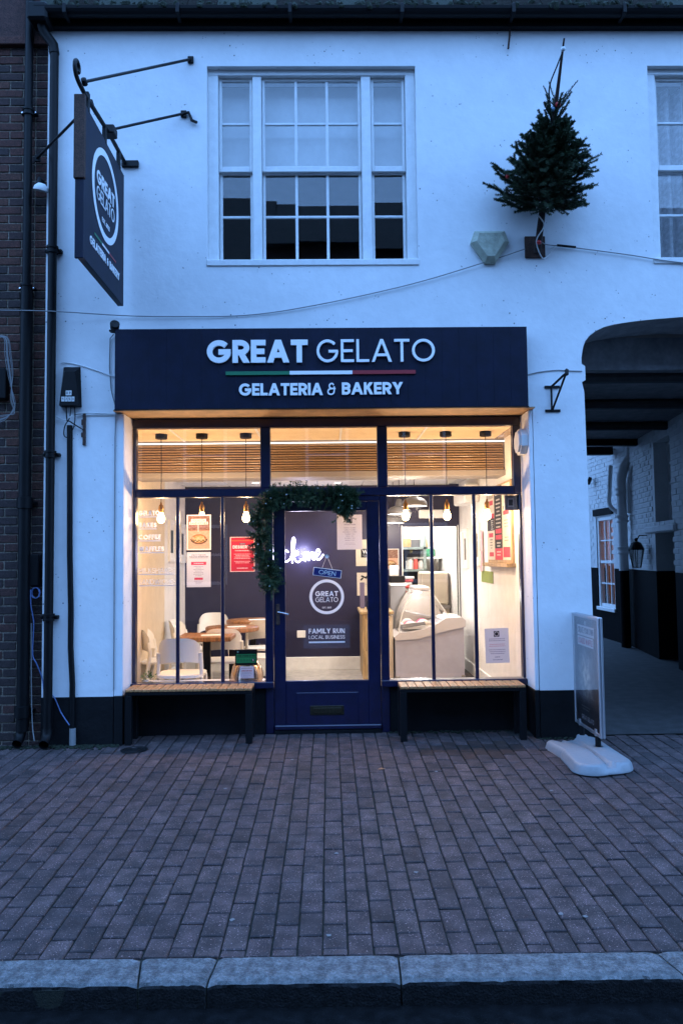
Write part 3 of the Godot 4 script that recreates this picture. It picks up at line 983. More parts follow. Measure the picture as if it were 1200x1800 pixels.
func build_shopfront(h: Node3D) -> void:
	var sf := Node3D.new()
	sf.name = "shop_window"
	h.add_child(sf, true)
	var b := MB.new()
	b.bx(-1.716, -1.686, 0.50, 2.72, -0.36, -0.28, 0.004)
	b.bx(1.632, 1.70, 2.105, 2.72, -0.36, -0.28, 0.004)
	b.bx(1.676, 1.70, 0.50, 2.105, -0.36, -0.28, 0.004)
	b.bx(-1.716, 1.70, 2.72, 2.80, -0.36, -0.278, 0.004)
	b.bx(-1.684, 1.63, 2.105, 2.18, -0.36, -0.270, 0.006)
	for m in [[-0.598, -0.51], [0.43, 0.52]]:
		b.bx(m[0], m[1], 2.18, 2.72, -0.36, -0.279, 0.006)
	for m in [[-0.563, -0.492], [0.441, 0.513]]:
		b.bx(m[0], m[1], 0.05, 2.105, -0.36, -0.276, 0.008)
	part("frame", b, M.navy, sf)
	for m in [-1.322, -0.932, 0.898, 1.276]:
		b = MB.new()
		b.tube([Vector3(m, 0.50, -0.292), Vector3(m, 2.105, -0.292)], 0.0165, 12)
		b.bx(m - 0.009, m + 0.009, 0.50, 2.105, -0.34, -0.292)
		part("mullion", b, M.navy, sf)
	for m in [[-1.716, -0.49], [0.44, 1.70]]:
		b = MB.new()
		b.bx(m[0], m[1], 0.445, 0.502, -0.36, -0.235, 0.006)
		part("sill", b, M.navy, sf)
		b = MB.new()
		b.bx(m[0], m[1], -0.1, 0.443, -0.36, -0.285)
		part("stall_riser", b, M.plinth, sf)
	var panes := [[-1.686, -0.598, 2.18, 2.72], [-0.51, 0.43, 2.18, 2.72], [0.52, 1.632, 2.18, 2.72], [-1.686, -1.331, 0.50, 2.105], [-1.313, -0.941, 0.50, 2.105], [-0.923, -0.563, 0.50, 2.105], [0.513, 0.889, 0.50, 2.105], [0.907, 1.267, 0.50, 2.105], [1.285, 1.676, 0.50, 2.105]]
	for p in panes:
		b = MB.new()
		b.bx(p[0], p[1], p[2], p[3], -0.322, -0.316)
		part("pane", b, M.glass, sf)
	# vinyl lettering on the left pane, street side
	var rows := [["GELATO", 1.999, -1.494, 0.28], ["BAKES", 1.894, -1.518, 0.28], ["COFFEE", 1.789, -1.483, 0.28], ["WAFFLES", 1.685, -1.453, 0.28], ["MILKSHAKES", 1.496, -1.359, 0.13], ["SANDWICHES", 1.397, -1.346, 0.13]]
	for r in rows:
		var X := Transform3D(Basis(), Vector3(-1.668, r[1] - 0.047, -0.3155))
		lettering(sf, r[0], X, 0.043, r[2] + 1.675, r[3] * 0.8, 0.0005, M.vinyl_white, false, "lettering")
		b = MB.new()
		b.bx(-1.668, r[2] + 0.007, r[1] - 0.064, r[1] - 0.055, -0.3155, -0.315)
		part("underline", b, M.vinyl_white, sf)
	# the door
	var d := Node3D.new()
	d.name = "door"
	h.add_child(d, true)
	b = MB.new()
	b.bx(-0.488, -0.387, 0.085, 2.058, -0.335, -0.288, 0.004)
	b.bx(0.328, 0.437, 0.085, 2.058, -0.335, -0.288, 0.004)
	b.bx(-0.387, 0.328, 1.975, 2.058, -0.334, -0.289, 0.004)
	b.bx(-0.387, 0.328, 0.085, 0.50, -0.334, -0.289, 0.004)
	b.bx(-0.30, 0.24, 0.12, 0.40, -0.30, -0.284, 0.005)
	part("leaf", b, M.navy, d)
	b = MB.new()
	b.bx(-0.488, 0.437, 0.085, 0.125, -0.30, -0.262, 0.008)
	part("weather_bar", b, M.navy, d)
	b = MB.new()
	b.bx(-0.49, 0.44, 2.060, 2.104, -0.36, -0.282, 0.003)
	part("head", b, M.navy, d)
	b = MB.new()
	b.bx(-0.49, 0.44, -0.05, 0.082, -0.40, -0.27, 0.006)
	part("threshold", b, M.plinth, d)
	b = MB.new()
	b.bx(-0.387, 0.328, 0.50, 1.975, -0.3135, -0.3085)
	part("pane", b, M.glass, d)
	b = MB.new()
	b.bx(-0.18, 0.113, 0.207, 0.287, -0.288, -0.277, 0.004)
	b.bx(-0.155, 0.09, 0.222, 0.270, -0.2775, -0.273, 0.003)
	var lb := part("letterbox", b, mat("old_brass", Vector3(0.06, 0.045, 0.025), 0.5, "brick", 5.0, "", 0, {"metal": 0.6}), d)
	b = MB.new()
	b.bx(-0.470, -0.436, 0.985, 1.168, -0.290, -0.281, 0.003)
	part("handle_plate", b, M.rust, d)
	b = MB.new()
	b.tube([Vector3(-0.452, 1.10, -0.284), Vector3(-0.452, 1.10, -0.245), Vector3(-0.44, 1.099, -0.235), Vector3(-0.36, 1.078, -0.238)], 0.008, 10)
	part("handle", b, M.chrome, d)
	# logo and lettering on the door glass
	b = MB.new()
	var X := Transform3D(Basis(), Vector3(-0.027, 1.223, -0.308))
	b.ribbon(arc(0, 0, 0.139, 0.139, 0, 360, 48), 0.0125, X, 0, 0.0006)
	part("logo_ring", b, M.vinyl_white, d)
	lettering(d, "GREAT", Transform3D(Basis(), Vector3(-0.127, 1.228, -0.308)), 0.044, 0.2, 0.21, 0.0005, M.vinyl_white, false, "lettering")
	lettering(d, "GELATO", Transform3D(Basis(), Vector3(-0.126, 1.177, -0.308)), 0.042, 0.198, 0.115, 0.0005, M.vinyl_white, false, "lettering")
	lettering(d, "EST. 2021", Transform3D(Basis(), Vector3(-0.066, 1.122, -0.308)), 0.014, 0.079, 0.18, 0.0005, M.vinyl_white, false, "lettering")
	lettering(d, "FAMILY RUN", Transform3D(Basis(), Vector3(-0.187, 0.905, -0.308)), 0.042, 0.315, 0.2, 0.0005, M.vinyl_white, false, "lettering")
	lettering(d, "LOCAL BUSINESS", Transform3D(Basis(), Vector3(-0.187, 0.858, -0.308)), 0.030, 0.315, 0.12, 0.0005, M.vinyl_white, false, "lettering")
	b = MB.new()
	b.bx(-0.187, 0.128, 0.822, 0.836, -0.308, -0.3074)
	part("underline", b, M.vinyl_white, d)
	b = MB.new()
	b.bx(-0.234, 0.172, 0.776, 0.978, -0.3078, -0.3072)
	part("clear_sticker", b, mat("film", Vector3(0.6, 0.6, 0.75), 0.3, "", 1, "", 0, {"alpha": 0.025}), d)

func build_shop_room(h: Node3D) -> void:
	var r := Node3D.new()
	r.name = "shop_room"
	h.add_child(r, true)
	box1("floor", -2.1, 1.95, -0.1, 0.05, -6.3, -0.36, M.floor_tile, r)
	box1("front_wall_panel", -2.15, -1.95, 0.05, 2.9, -2.72, -0.30, M.cream, r)
	box1("side_wall", -2.15, -1.955, 0.05, 2.9, -4.05, -2.72, M.white_wall, r)
	box1("side_wall", 1.78, 2.165, -0.1, 3.3, -6.3, -0.5, M.white_wall, r)
	var b := MB.new()
	b.grid_wall([-2.15, 1.0, 1.75, 1.78], [0.05, 1.97, 2.9], func(i, j): return not (i == 1 and j == 0), -4.15, -4.05)
	part("back_wall", b, M.navy_wall, r)
	b = MB.new()
	b.bx(0.985, 1.0, 0.05, 1.985, -4.16, -4.04)
	b.bx(1.75, 1.765, 0.05, 1.985, -4.16, -4.04)
	part("door_lining", b, M.white_timber, r)
	b = MB.new()
	b.bx(-1.95, 1.0, 0.05, 0.225, -4.05, -4.03, 0.004)
	b.bx(1.76, 1.78, 0.05, 0.225, -4.05, -0.5, 0.004)
	b.bx(-1.955, -1.935, 0.05, 0.225, -4.03, -0.4, 0.004)
	part("skirting", b, M.white_timber, r)
	# ceiling by the window, cream panels with cover strips
	box1("front_ceiling", -2.1, 1.68, 2.748, 2.90, -1.26, -0.30, M.cream_ceiling, r)
	b = MB.new()
	b.bx(1.68, 1.95, 2.748, 2.90, -1.26, -0.30)
	part("ceiling_margin", b, M.slat_wood, r)
	for k in 4:
		b = MB.new()
		b.bx(-1.45 + 0.78 * k, -1.43 + 0.78 * k, 2.742, 2.748, -1.24, -0.36)
		part("cover_strip", b, M.tile_grid, r)
	# bulkhead clad in half-round slats
	var bk := Node3D.new()
	bk.name = "bulkhead"
	r.add_child(bk, true)
	box1("core", -1.955, 1.78, 2.374, 2.90, -1.6, -1.26, M.grey_trim, bk)
	box1("light_strip", -1.95, 1.775, 2.716, 2.724, -1.24, -1.225, M.strip_glow, bk)
	var y := 2.708
	for k in 11:
		b = MB.new()
		var hgt: float = [0.026, 0.016, 0.028, 0.018, 0.026, 0.016, 0.028, 0.018, 0.026, 0.016, 0.026][k]
		var prof := PackedVector2Array()
		for q in 9:
			var a := PI * q / 8.0
			prof.append(Vector2(sin(a) * 0.024, cos(a) * hgt / 2))
		b.prism(prof, Transform3D(Basis(Vector3(0, 0, 1), Vector3(0, 1, 0), Vector3(-1, 0, 0)), Vector3(-0.087, y - hgt / 2, -1.26)), -1.85, 1.86)
		part("slat", b, M.slat_wood, bk)
		y -= hgt + 0.0032
	box1("lower_trim", -1.955, 1.78, 2.376, 2.430, -1.259, -1.232, M.grey_trim, bk, 0.003)
	# tiled ceiling at the back
	var cl := Node3D.new()
	cl.name = "tile_ceiling"
	r.add_child(cl, true)
	box1("grid", -1.955, 1.78, 2.552, 2.60, -6.3, -1.6, M.tile_grid, cl)
	b = MB.new()
	b.box(Vector3.ZERO, Vector3(0.586, 0.012, 0.586), 0.004)
	var tm := b.mesh()
	for i in 6:
		for k in 7:
			var t := place("ceiling_tile", tm, M.ceiling, cl)
			t.position = Vector3(-1.65 + 0.6 * i, 2.548, -1.9 - 0.6 * k)
	# back room
	box1("store_wall", 0.5, 0.6, 0.05, 2.55, -6.2, -4.15, M.white_wall, r)
	box1("store_wall", 0.5, 1.78, 0.05, 2.55, -6.3, -6.2, M.white_wall, r)

func build_passage_roof(h: Node3D) -> void:
	var r := Node3D.new()
	r.name = "passage_ceiling"
	h.add_child(r, true)
	box1("ceiling_board", 2.165, 6.0, 3.30, 3.42, -5.05, -0.62, M.ceiling_dark, r)
	box1("front_beam", 2.165, 6.0, 3.26, 3.56, -0.62, -0.502, M.ceiling_dark, r)
	for z in [-0.72, -2.05, -3.55]:
		box1("beam", 2.165, 6.0, 3.20, 3.302, z - 0.11, z + 0.04, M.beam_dark, r, 0.035)
	box1("end_beam", 2.165, 6.0, 3.20, 3.50, -5.18, -5.05, M.black, r, 0.01)
	box1("tie_beam", 2.165, 4.75, 3.22, 3.36, -6.4, -6.26, M.black, r, 0.01)

# ------------------------------------------------------------------ the fascia sign
func build_fascia() -> void:
	var s := thing("fascia_sign", "long navy fascia board reading GREAT GELATO above the shop window", "shop sign")
	box1("backing", -1.762, 1.672, 2.815, 3.482, 0.003, 0.105, M.fascia, s)
	var pw := 3.44 / 24
	for k in 24:
		var b := MB.new()
		b.bx(-1.765 + pw * k + 0.0003, -1.765 + pw * (k + 1) - 0.0003, 2.812, 3.486, 0.105, 0.12 + rng.randf_range(-0.0004, 0.0004), 0.0007)
		part("board", b, M.fascia, s)
	box1("trim", -1.768, 1.678, 2.803, 2.8115, 0.09, 0.124, M.black, s)
	box1("soffit", -1.785, 1.738, 2.803, 2.812, -0.28, 0.088, M.soffit, s)
	lettering(s, "GREAT", Transform3D(Basis(), Vector3(-0.999, 3.190, 0.1205)), 0.192, 0.837, 0.235, 0.022, M.letter, true, "letter", 0.06)
	lettering(s, "GELATO", Transform3D(Basis(), Vector3(-0.089, 3.190, 0.1205)), 0.192, 0.986, 0.115, 0.022, M.letter, true, "letter", 0.11)
	box1("green_bar", -0.844, -0.314, 3.089, 3.119, 0.1205, 0.135, M.green, s)
	box1("white_bar", -0.314, 0.207, 3.090, 3.120, 0.1205, 0.135, M.letter, s)
	box1("red_bar", 0.207, 0.734, 3.090, 3.121, 0.1205, 0.135, M.red, s)
	lettering(s, "GELATERIA", Transform3D(Basis(), Vector3(-0.735, 2.915, 0.1205)), 0.102, 0.695, 0.215, 0.018, M.letter, true, "letter", 0.06)
	lettering(s, "&", Transform3D(Basis(), Vector3(-0.005, 2.915, 0.1205)), 0.102, 0.08, 0.11, 0.018, M.letter)
	lettering(s, "BAKERY", Transform3D(Basis(), Vector3(0.118, 2.917, 0.1205)), 0.102, 0.508, 0.215, 0.018, M.letter, true, "letter", 0.06)
	# small floodlight on the corner of the fascia
	var f := thing("corner_spotlight", "small black spotlight on the top left corner of the navy fascia", "spotlight", Vector3(-1.775, 3.49, 0.06))
	var b := MB.new()
	b.lathe([Vector2(0, -0.05), Vector2(0.03, -0.05), Vector2(0.036, -0.02), Vector2(0.04, 0.04), Vector2(0.036, 0.045), Vector2(0, 0.04)], Transform3D(Basis.from_euler(Vector3(1.2, 0.3, 0)), Vector3(0, 0.025, 0.03)), 16)
	part("housing", b, M.iron, f)
	b = MB.new()
	b.bx(-0.05, 0.06, -0.012, 0.004, -0.03, 0.03, 0.004)
	part("bracket", b, M.iron, f)
	b = MB.new()
	b.tube([Vector3(-1.80, 3.47, 0.03), Vector3(-1.835, 3.44, 0.012), Vector3(-1.84, 3.2, 0.01), Vector3(-1.825, 3.0, 0.01), Vector3(-1.78, 2.83, 0.012), Vector3(-1.79, 2.60, 0.009), Vector3(-1.79, 0.5, 0.009)], 0.0045, 6)
	single("spotlight_cable", b, M.cable_grey, "thin cable dropping from the corner spotlight beside the fascia", "cable")
	# gutter and alarm boxes belong to the wall but hang on it
	b = MB.new()
	var pr := PackedVector2Array()
	for q in 9: pr.append(Vector2(0.062 * cos(PI + PI * q / 8.0), 0.062 * sin(PI + PI * q / 8.0)))
	for q in 9: pr.append(Vector2(0.055 * cos(TAU - PI * q / 8.0), 0.055 * sin(TAU - PI * q / 8.0) + 0.002))
	b.prism(pr, Transform3D(Basis(Vector3(0, 0, 1), Vector3(0, 1, 0), Vector3(-1, 0, 0)), Vector3(0, 6.245, 0.135)), -7.0, 2.44)
	var gt := thing("gutter", "black half-round gutter running along the eaves of the white building", "gutter")
	part("channel", b, M.gutter, gt)
	for k in 9:
		b = MB.new()
		b.bx(-2.2 + 0.95 * k, -2.17 + 0.95 * k, 6.175, 6.26, 0.06, 0.205, 0.004)
		part("bracket", b, M.gutter, gt)

# ------------------------------------------------------------------ brick building on the left
func build_neighbour() -> void:
	var h := thing("brick_building", "dark red brick building along the left edge", "building")
	box1("mortar_bed", -9.0, -2.405, -0.1, 6.05, -0.35, -0.068, M.mortar, h)
	var b := MB.new()
	b.box(Vector3.ZERO, Vector3(1, 1, 1), 0.0)
	var st := MB.new()
	st.box(Vector3.ZERO, Vector3(0.212, 0.064, 0.1), 0.004)
	var hd := MB.new()
	hd.box(Vector3.ZERO, Vector3(0.100, 0.064, 0.1), 0.004)
	var ms := [st.mesh(), hd.mesh()]
	var rest := MB.new()
	rest.tinted = true
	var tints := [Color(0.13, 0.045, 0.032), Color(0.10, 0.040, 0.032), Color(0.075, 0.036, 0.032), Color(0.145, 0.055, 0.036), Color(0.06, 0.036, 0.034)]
	var count := 0
	for c in 81:
		var y := 0.0 + 0.0746 * c + 0.037
		var x := -2.405
		var k := 0
		while x > -8.9:
			var head := (k + c) % 2 == 0
			if k == 0 and c % 2 == 1: head = true
			var w := 0.100 if head else 0.212
			var low := y < 2.2
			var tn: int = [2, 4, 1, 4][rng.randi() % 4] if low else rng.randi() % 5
			var at := Vector3(x - w / 2, y, -0.11 + rng.randf_range(-0.002, 0.002))
			if x > -2.80 and count < 300:
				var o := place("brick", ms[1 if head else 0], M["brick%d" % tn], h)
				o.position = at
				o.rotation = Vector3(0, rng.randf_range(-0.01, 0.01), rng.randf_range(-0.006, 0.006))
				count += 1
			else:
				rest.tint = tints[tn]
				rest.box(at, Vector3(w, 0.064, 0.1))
			x -= w + 0.0106
			k += 1
	var ro := part("brick_field", rest, mat("brick_many", Vector3(1, 1, 1), 0.9, "brick", 2.3, "rough", 0.3, {"vc": true}), h)
	ro.set_meta("kind", "stuff")
	box1("brick_band", -9.0, -2.40, 6.045, 6.12, -0.35, -0.01, M.brick0, h, 0.006)
	box1("parapet", -9.0, -2.43, 6.12, 7.6, -0.35, -0.03, M.brick1, h, 0.006)

func drainpipe(called: String, label: String, x: float, z: float, y0: float, y1: float, r: float, collars: Array, elbow: bool) -> void:
	var p := thing(called, label, "drainpipe")
	var b := MB.new()
	b.tube([Vector3(x, y0 + 0.10, z), Vector3(x, y1, z)], r, 14)
	part("pipe", b, M.black, p)
	b = MB.new()
	b.tube([Vector3(x, y0 + 0.14, z), Vector3(x, y0 + 0.09, z + 0.004), Vector3(x, y0 + 0.05, z + 0.03), Vector3(x, y0 + 0.025, z + 0.085)], r + 0.007, 14, r + 0.005, false)
	part("shoe", b, M.black, p)
	for y in collars:
		b = MB.new()
		b.lathe([Vector2(r, -0.03), Vector2(r + 0.012, -0.028), Vector2(r + 0.012, -0.012), Vector2(r + 0.006, -0.01), Vector2(r + 0.006, 0.01), Vector2(r + 0.013, 0.012), Vector2(r + 0.013, 0.03), Vector2(r, 0.032)], Transform3D(Basis(), Vector3(x, y, z)), 16)
		b.bx(x - r - 0.035, x + r + 0.035, y - 0.014, y + 0.014, z - r - 0.02, z - r * 0.3, 0.004)
		part("collar", b, M.black, p)
		for s in [-1.0, 1.0]:
			b = MB.new()
			b.lathe([Vector2(0.008, -0.005), Vector2(0.008, 0.004), Vector2(0, 0.006)], Transform3D(Basis.from_euler(Vector3(PI / 2, 0, 0)), Vector3(x + s * (r + 0.022), y, z - r * 0.3 + 0.003)), 10)
			part("bolt", b, M.chrome if not elbow else M.black, p)
	if elbow:
		b = MB.new()
		b.tube([Vector3(x, y1 - 0.02, z), Vector3(x - 0.01, y1 + 0.06, z), Vector3(x - 0.085, y1 + 0.16, z + 0.03), Vector3(x - 0.10, y1 + 0.24, z + 0.05)], r + 0.006, 14)
		part("elbow", b, M.black, p)
		b = MB.new()
		b.bx(x - 0.19, x - 0.02, y1 + 0.20, y1 + 0.36, z - 0.05, z + 0.14, 0.02)
		part("hopper", b, M.gutter, p)

func build_wall_fixtures() -> void:
	drainpipe("wall_drainpipe", "black drainpipe with collars on the left edge of the white wall", -2.312, 0.055, 0.06, 5.93, 0.036, [4.19, 2.45, 1.10], true)
	drainpipe("brick_drainpipe", "black drainpipe standing against the brick wall at far left", -2.545, 0.01, 0.06, 6.6, 0.034, [5.42, 3.88], false)
	var b := MB.new()
	b.tube([Vector3(-2.532, 0.17, 0.012), Vector3(-2.54, 3.85, 0.012)], 0.05, 14)
	var low := thing("soil_pipe", "thick black pipe covering the lower brick wall at far left", "pipe")
	part("pipe", b, M.black, low)
	for y in [2.05, 0.33]:
		b = MB.new()
		b.lathe([Vector2(0.05, -0.05), Vector2(0.063, -0.045), Vector2(0.063, 0.045), Vector2(0.05, 0.05)], Transform3D(Basis(), Vector3(-2.535, y, 0.012)), 16)
		b.bx(-2.62, -2.45, y - 0.016, y + 0.016, -0.055, -0.02, 0.004)
		part("collar", b, M.black, low)
	# telephone junction box and its cable duct
	var t := thing("junction_box", "black tapered telephone junction box with number tiles on the left pillar", "junction box", Vector3(-2.157, 2.855, 0.0))
	b = MB.new()
	var f0 := [Vector3(-0.083, 0, 0.0), Vector3(0.085, 0, 0.0), Vector3(0.072, 0.345, 0.0), Vector3(-0.07, 0.345, 0.0)]
	var f1 := [Vector3(-0.08, 0.004, 0.075), Vector3(0.082, 0.004, 0.075), Vector3(0.045, 0.29, 0.062), Vector3(-0.043, 0.29, 0.062)]
	b.poly(f1, Vector3.BACK)
	for k in 4:
		b.poly([f0[k], f0[(k + 1) % 4], f1[(k + 1) % 4], f1[k]], [Vector3.DOWN, Vector3.RIGHT, Vector3.UP, Vector3.LEFT][k])
	part("cover", b, M.black, t)
	var tiles := ["D", "P", "1", "7", "5", "3"]
	for k in 6:
		var tx: float = [-0.026, -0.002, -0.061, -0.033, -0.005, 0.023][k]
		var ty: float = 0.088 if k < 2 else 0.036
		var tz := 0.0765 - 0.045 * (ty + 0.02) + 0.001
		var tl := MB.new()
		tl.bx(tx, tx + 0.023, ty, ty + 0.04, tz - 0.004, tz + 0.0015)
		var tp := part("number_tile", tl, M.off_white, t)
		lettering(tp, tiles[k], Transform3D(Basis(), Vector3(tx + 0.006, ty + 0.009, tz + 0.0017)), 0.022, 0.011, 0.16, 0.0006, M.iron, false, "character")
	var du := thing("cable_duct", "black cable duct running down the left pillar below the junction box", "duct")
	b = MB.new()
	b.tube([Vector3(-2.168, 2.70, 0.012), Vector3(-2.165, 2.4, 0.012), Vector3(-2.158, 1.6, 0.012), Vector3(-2.145, 1.15, 0.012), Vector3(-2.145, 0.85, 0.012), Vector3(-2.128, 0.55, 0.012), Vector3(-2.126, 0.18, 0.014)], 0.023, 10)
	part("duct", b, M.black, du)
	b = MB.new()
	b.tube([Vector3(-2.12, 0.19, 0.02), Vector3(-2.12, 0.055, 0.02)], 0.026, 12)
	part("foot_cap", b, M.cable_grey, du)
	b = MB.new()
	b.bx(-2.058, -2.035, 2.53, 2.80, 0.0, 0.022, 0.003)
	b.bx(-2.072, -2.05, 2.60, 2.64, 0.0, 0.02, 0.004)
	b.bx(-2.07, -2.05, 2.70, 2.75, 0.0, 0.02, 0.004)
	single("iron_hinge_pin", b, M.rust, "rusty iron hinge pin on the wall right of the junction box", "hinge pin")
	# loose wires below the box
	var wires := [[[-2.30, 2.78, 0.02], [-2.25, 2.76, 0.03], [-2.19, 2.74, 0.04], [-2.16, 2.76, 0.05], [-2.12, 2.79, 0.03], [-2.06, 2.80, 0.028], [-1.95, 2.802, 0.008], [-1.79, 2.795, 0.01]], [[-2.19, 2.855, 0.04], [-2.18, 2.74, 0.045], [-2.16, 2.73, 0.04], [-2.10, 2.69, 0.03], [-2.05, 2.66, 0.026]], [[-2.15, 2.855, 0.04], [-2.16, 2.76, 0.04], [-2.20, 2.70, 0.03], [-2.215, 2.63, 0.02], [-2.20, 2.60, 0.02], [-2.17, 2.60, 0.03]], [[-2.12, 2.855, 0.04], [-2.115, 2.76, 0.04], [-2.13, 2.68, 0.03], [-2.15, 2.64, 0.03]], [[-2.12, 2.79, 0.02], [-2.0, 2.785, 0.007], [-1.79, 2.785, 0.009]]]
	var wt := thing("wire_bundle", "tangle of thin grey and black wires below the junction box", "wires")
	for k in wires.size():
		b = MB.new()
		var pts := []
		for q in wires[k]: pts.append(Vector3(q[0], q[1], q[2]))
		b.tube(curve(pts, 4), 0.0042 if k != 1 else 0.006, 6)
		part("wire", b, M.cable_white if k == 0 or k == 4 else M.iron, wt)
	# wires and box on the brick wall
	var lw := thing("brick_wall_wires", "bunch of pale wires hanging on the brick wall at far left", "wires")
	for k in 7:
		b = MB.new()
		var o := rng.randf_range(-0.02, 0.02)
		b.tube(curve([Vector3(-2.80, 3.46 + o, 0.0), Vector3(-2.71 + o, 3.45, 0.01), Vector3(-2.69 + o * 1.5, 3.3, 0.008), Vector3(-2.665 + o, 3.12 + o, 0.008), Vector3(-2.65 - o, 2.93, 0.01), Vector3(-2.63, 2.84 - o * 2, 0.008), Vector3(-2.70, 2.78 + o, 0.006), Vector3(-2.82, 2.75 + o * 2, 0.004)], 5), 0.0026, 5)
		part("wire", b, M.cable_grey, lw)
	b = MB.new()
	b.bx(-2.82, -2.705, 2.93, 3.19, -0.06, 0.03, 0.008)
	single("brick_wall_box", b, M.black, "black cable box on the brick wall cut by the left edge", "cable box")
	b = MB.new()
	b.bx(-2.505, -2.412, 1.36, 1.62, -0.062, 0.02, 0.006)
	single("meter_box", b, M.black, "small black box on the brick wall between the two drainpipes", "meter box")
	var bw := thing("blue_cable", "blue cable coiled on the brick wall and trailing to the ground", "cable")
	b = MB.new()
	var coil := []
	for k in 40:
		var a := k * 0.7
		coil.append(Vector3(-2.44 + 0.04 * cos(a) * (1 - k * 0.008), 1.30 + 0.045 * sin(a), 0.0 + 0.01 * sin(a * 0.37)))
	b.tube(coil, 0.0035, 5)
	part("coil", b, M.cable_blue, bw)
	b = MB.new()
	b.tube(curve([Vector3(-2.48, 1.33, 0.01), Vector3(-2.475, 1.2, 0.012), Vector3(-2.45, 1.05, 0.012), Vector3(-2.455, 0.80, 0.014), Vector3(-2.42, 0.72, 0.02), Vector3(-2.375, 0.6, 0.012), Vector3(-2.35, 0.48, 0.02), Vector3(-2.28, 0.45, 0.016), Vector3(-2.22, 0.32, 0.012), Vector3(-2.14, 0.22, 0.04)], 5), 0.005, 6)
	part("tail", b, M.cable_blue, bw)
	b = MB.new()
	b.tube(curve([Vector3(-2.47, 1.05, 0.01), Vector3(-2.465, 0.6, 0.012), Vector3(-2.45, 0.25, 0.02), Vector3(-2.42, 0.10, 0.05)], 5), 0.005, 6)
	part("tail", b, M.cable_grey, bw)
	# dome lamp between the pipes
	var dl := thing("dome_lamp", "small white dome lamp on an arm between the two drainpipes", "lamp", Vector3(-2.425, 4.62, 0.0))
	b = MB.new()
	b.lathe([Vector2(0.0, 0.075), Vector2(0.03, 0.07), Vector2(0.055, 0.045), Vector2(0.062, 0.02), Vector2(0.062, 0.012), Vector2(0.05, 0.01), Vector2(0, 0.016)], Transform3D(Basis.from_euler(Vector3(0.25, 0, -0.2)), Vector3(0.01, 0.07, 0.06)), 18)
	part("dome", b, M.off_white, dl)
	b = MB.new()
	b.tube([Vector3(-0.01, 0.14, 0.06), Vector3(-0.01, 0.2, 0.03), Vector3(-0.01, 0.2, -0.06)], 0.02, 8)
	part("arm", b, M.iron, dl)
	# burglar alarm box
	var al := thing("alarm_box", "weathered cream triangular alarm box beside the mounted fir tree", "alarm box", Vector3(1.40, 4.20, 0.0))
	b = MB.new()
	var o6 := pl([-0.13, 0.145, 0.13, 0.145, 0.165, 0.045, 0.045, -0.135, -0.045, -0.135, -0.165, 0.045])
	var i6 := []
	for q in o6: i6.append(Vector3(q.x * 0.72, q.y * 0.72 + 0.01, 0.075))
	b.poly(i6, Vector3.BACK)
	for k in 6:
		var a := o6[k]
		var e := o6[(k + 1) % 6]
		var md := (a + e) / 2
		b.poly([Vector3(a.x, a.y, 0.035), Vector3(e.x, e.y, 0.035), i6[(k + 1) % 6], i6[k]], Vector3(md.x, md.y, 0.1))
		b.poly([Vector3(a.x, a.y, 0.0), Vector3(e.x, e.y, 0.0), Vector3(e.x, e.y, 0.035), Vector3(a.x, a.y, 0.035)], Vector3(md.x, md.y, 0))
	part("cover", b, M.alarm, al)
	# octagonal siren on the right reveal
	var si := thing("siren_box", "white octagonal alarm siren on the right reveal of the shopfront", "siren", Vector3(1.70, 2.545, -0.13))
	b = MB.new()
	var oct := arc(0, 0, 0.118, 0.118, 22.5, 382.5, 8)
	oct.remove_at(8)
	var oct2 := arc(0, 0, 0.098, 0.098, 22.5, 382.5, 8)
	oct2.remove_at(8)
	var OX := Transform3D(Basis(Vector3(0, 0, 1), Vector3(0, 1, 0), Vector3(-1, 0, 0)), Vector3.ZERO)
	b.prism(oct, OX, 0.0, 0.055)
	b.prism(oct2, OX, 0.055, 0.072)
	part("housing", b, M.off_white, si)
	# bracket on the right pillar
	var br := thing("wall_bracket", "black iron bracket on the right white pillar", "bracket", Vector3(1.90, 2.78, 0.0))
	b = MB.new()
	b.bx(-0.055, 0.075, 0.0, 0.022, 0.0, 0.012, 0.002)
	b.bx(-0.055, 0.075, 0.205, 0.227, 0.0, 0.012, 0.002)
	b.tube([Vector3(0.0, 0.01, 0.015), Vector3(0.0, 0.215, 0.015)], 0.009, 8)
	part("back_plate", b, M.iron, br)
	b = MB.new()
	b.tube([Vector3(0.0, 0.215, 0.015), Vector3(0.05, 0.27, 0.20), Vector3(0.065, 0.28, 0.24)], 0.010, 8)
	b.tube([Vector3(0.005, 0.015, 0.015), Vector3(0.06, 0.27, 0.225)], 0.009, 8)
	b.lathe([Vector2(0, -0.03), Vector2(0.016, -0.02), Vector2(0.018, 0.02), Vector2(0, 0.035)], Transform3D(Basis(), Vector3(0.065, 0.285, 0.24)), 10)
	part("arm", b, M.iron, br)
	# the cable slung across the wall
	var cb := thing("festoon_cable", "thin cable slung across the white wall to the fir tree", "cable")
	b = MB.new()
	b.tube(curve([Vector3(-2.95, 3.69, 0.0), Vector3(-2.74, 3.685, 0.02), Vector3(-2.284, 3.648, 0.10), Vector3(-1.75, 3.632, 0.03), Vector3(-1.324, 3.623, 0.02), Vector3(-0.674, 3.633, 0.012), Vector3(-0.069, 3.718, 0.02), Vector3(0.711, 3.888, 0.02), Vector3(1.349, 4.073, 0.03), Vector3(1.70, 4.185, 0.04)], 6), 0.0045, 6)
	part("span", b, M.cable_grey, cb)
	b = MB.new()
	b.tube(curve([Vector3(1.84, 4.24, 0.05), Vector3(1.90, 4.225, 0.03), Vector3(2.09, 4.208, 0.02), Vector3(2.58, 4.14, 0.02), Vector3(3.07, 4.064, 0.02), Vector3(4.2, 3.95, 0.02)], 6), 0.0045, 6)
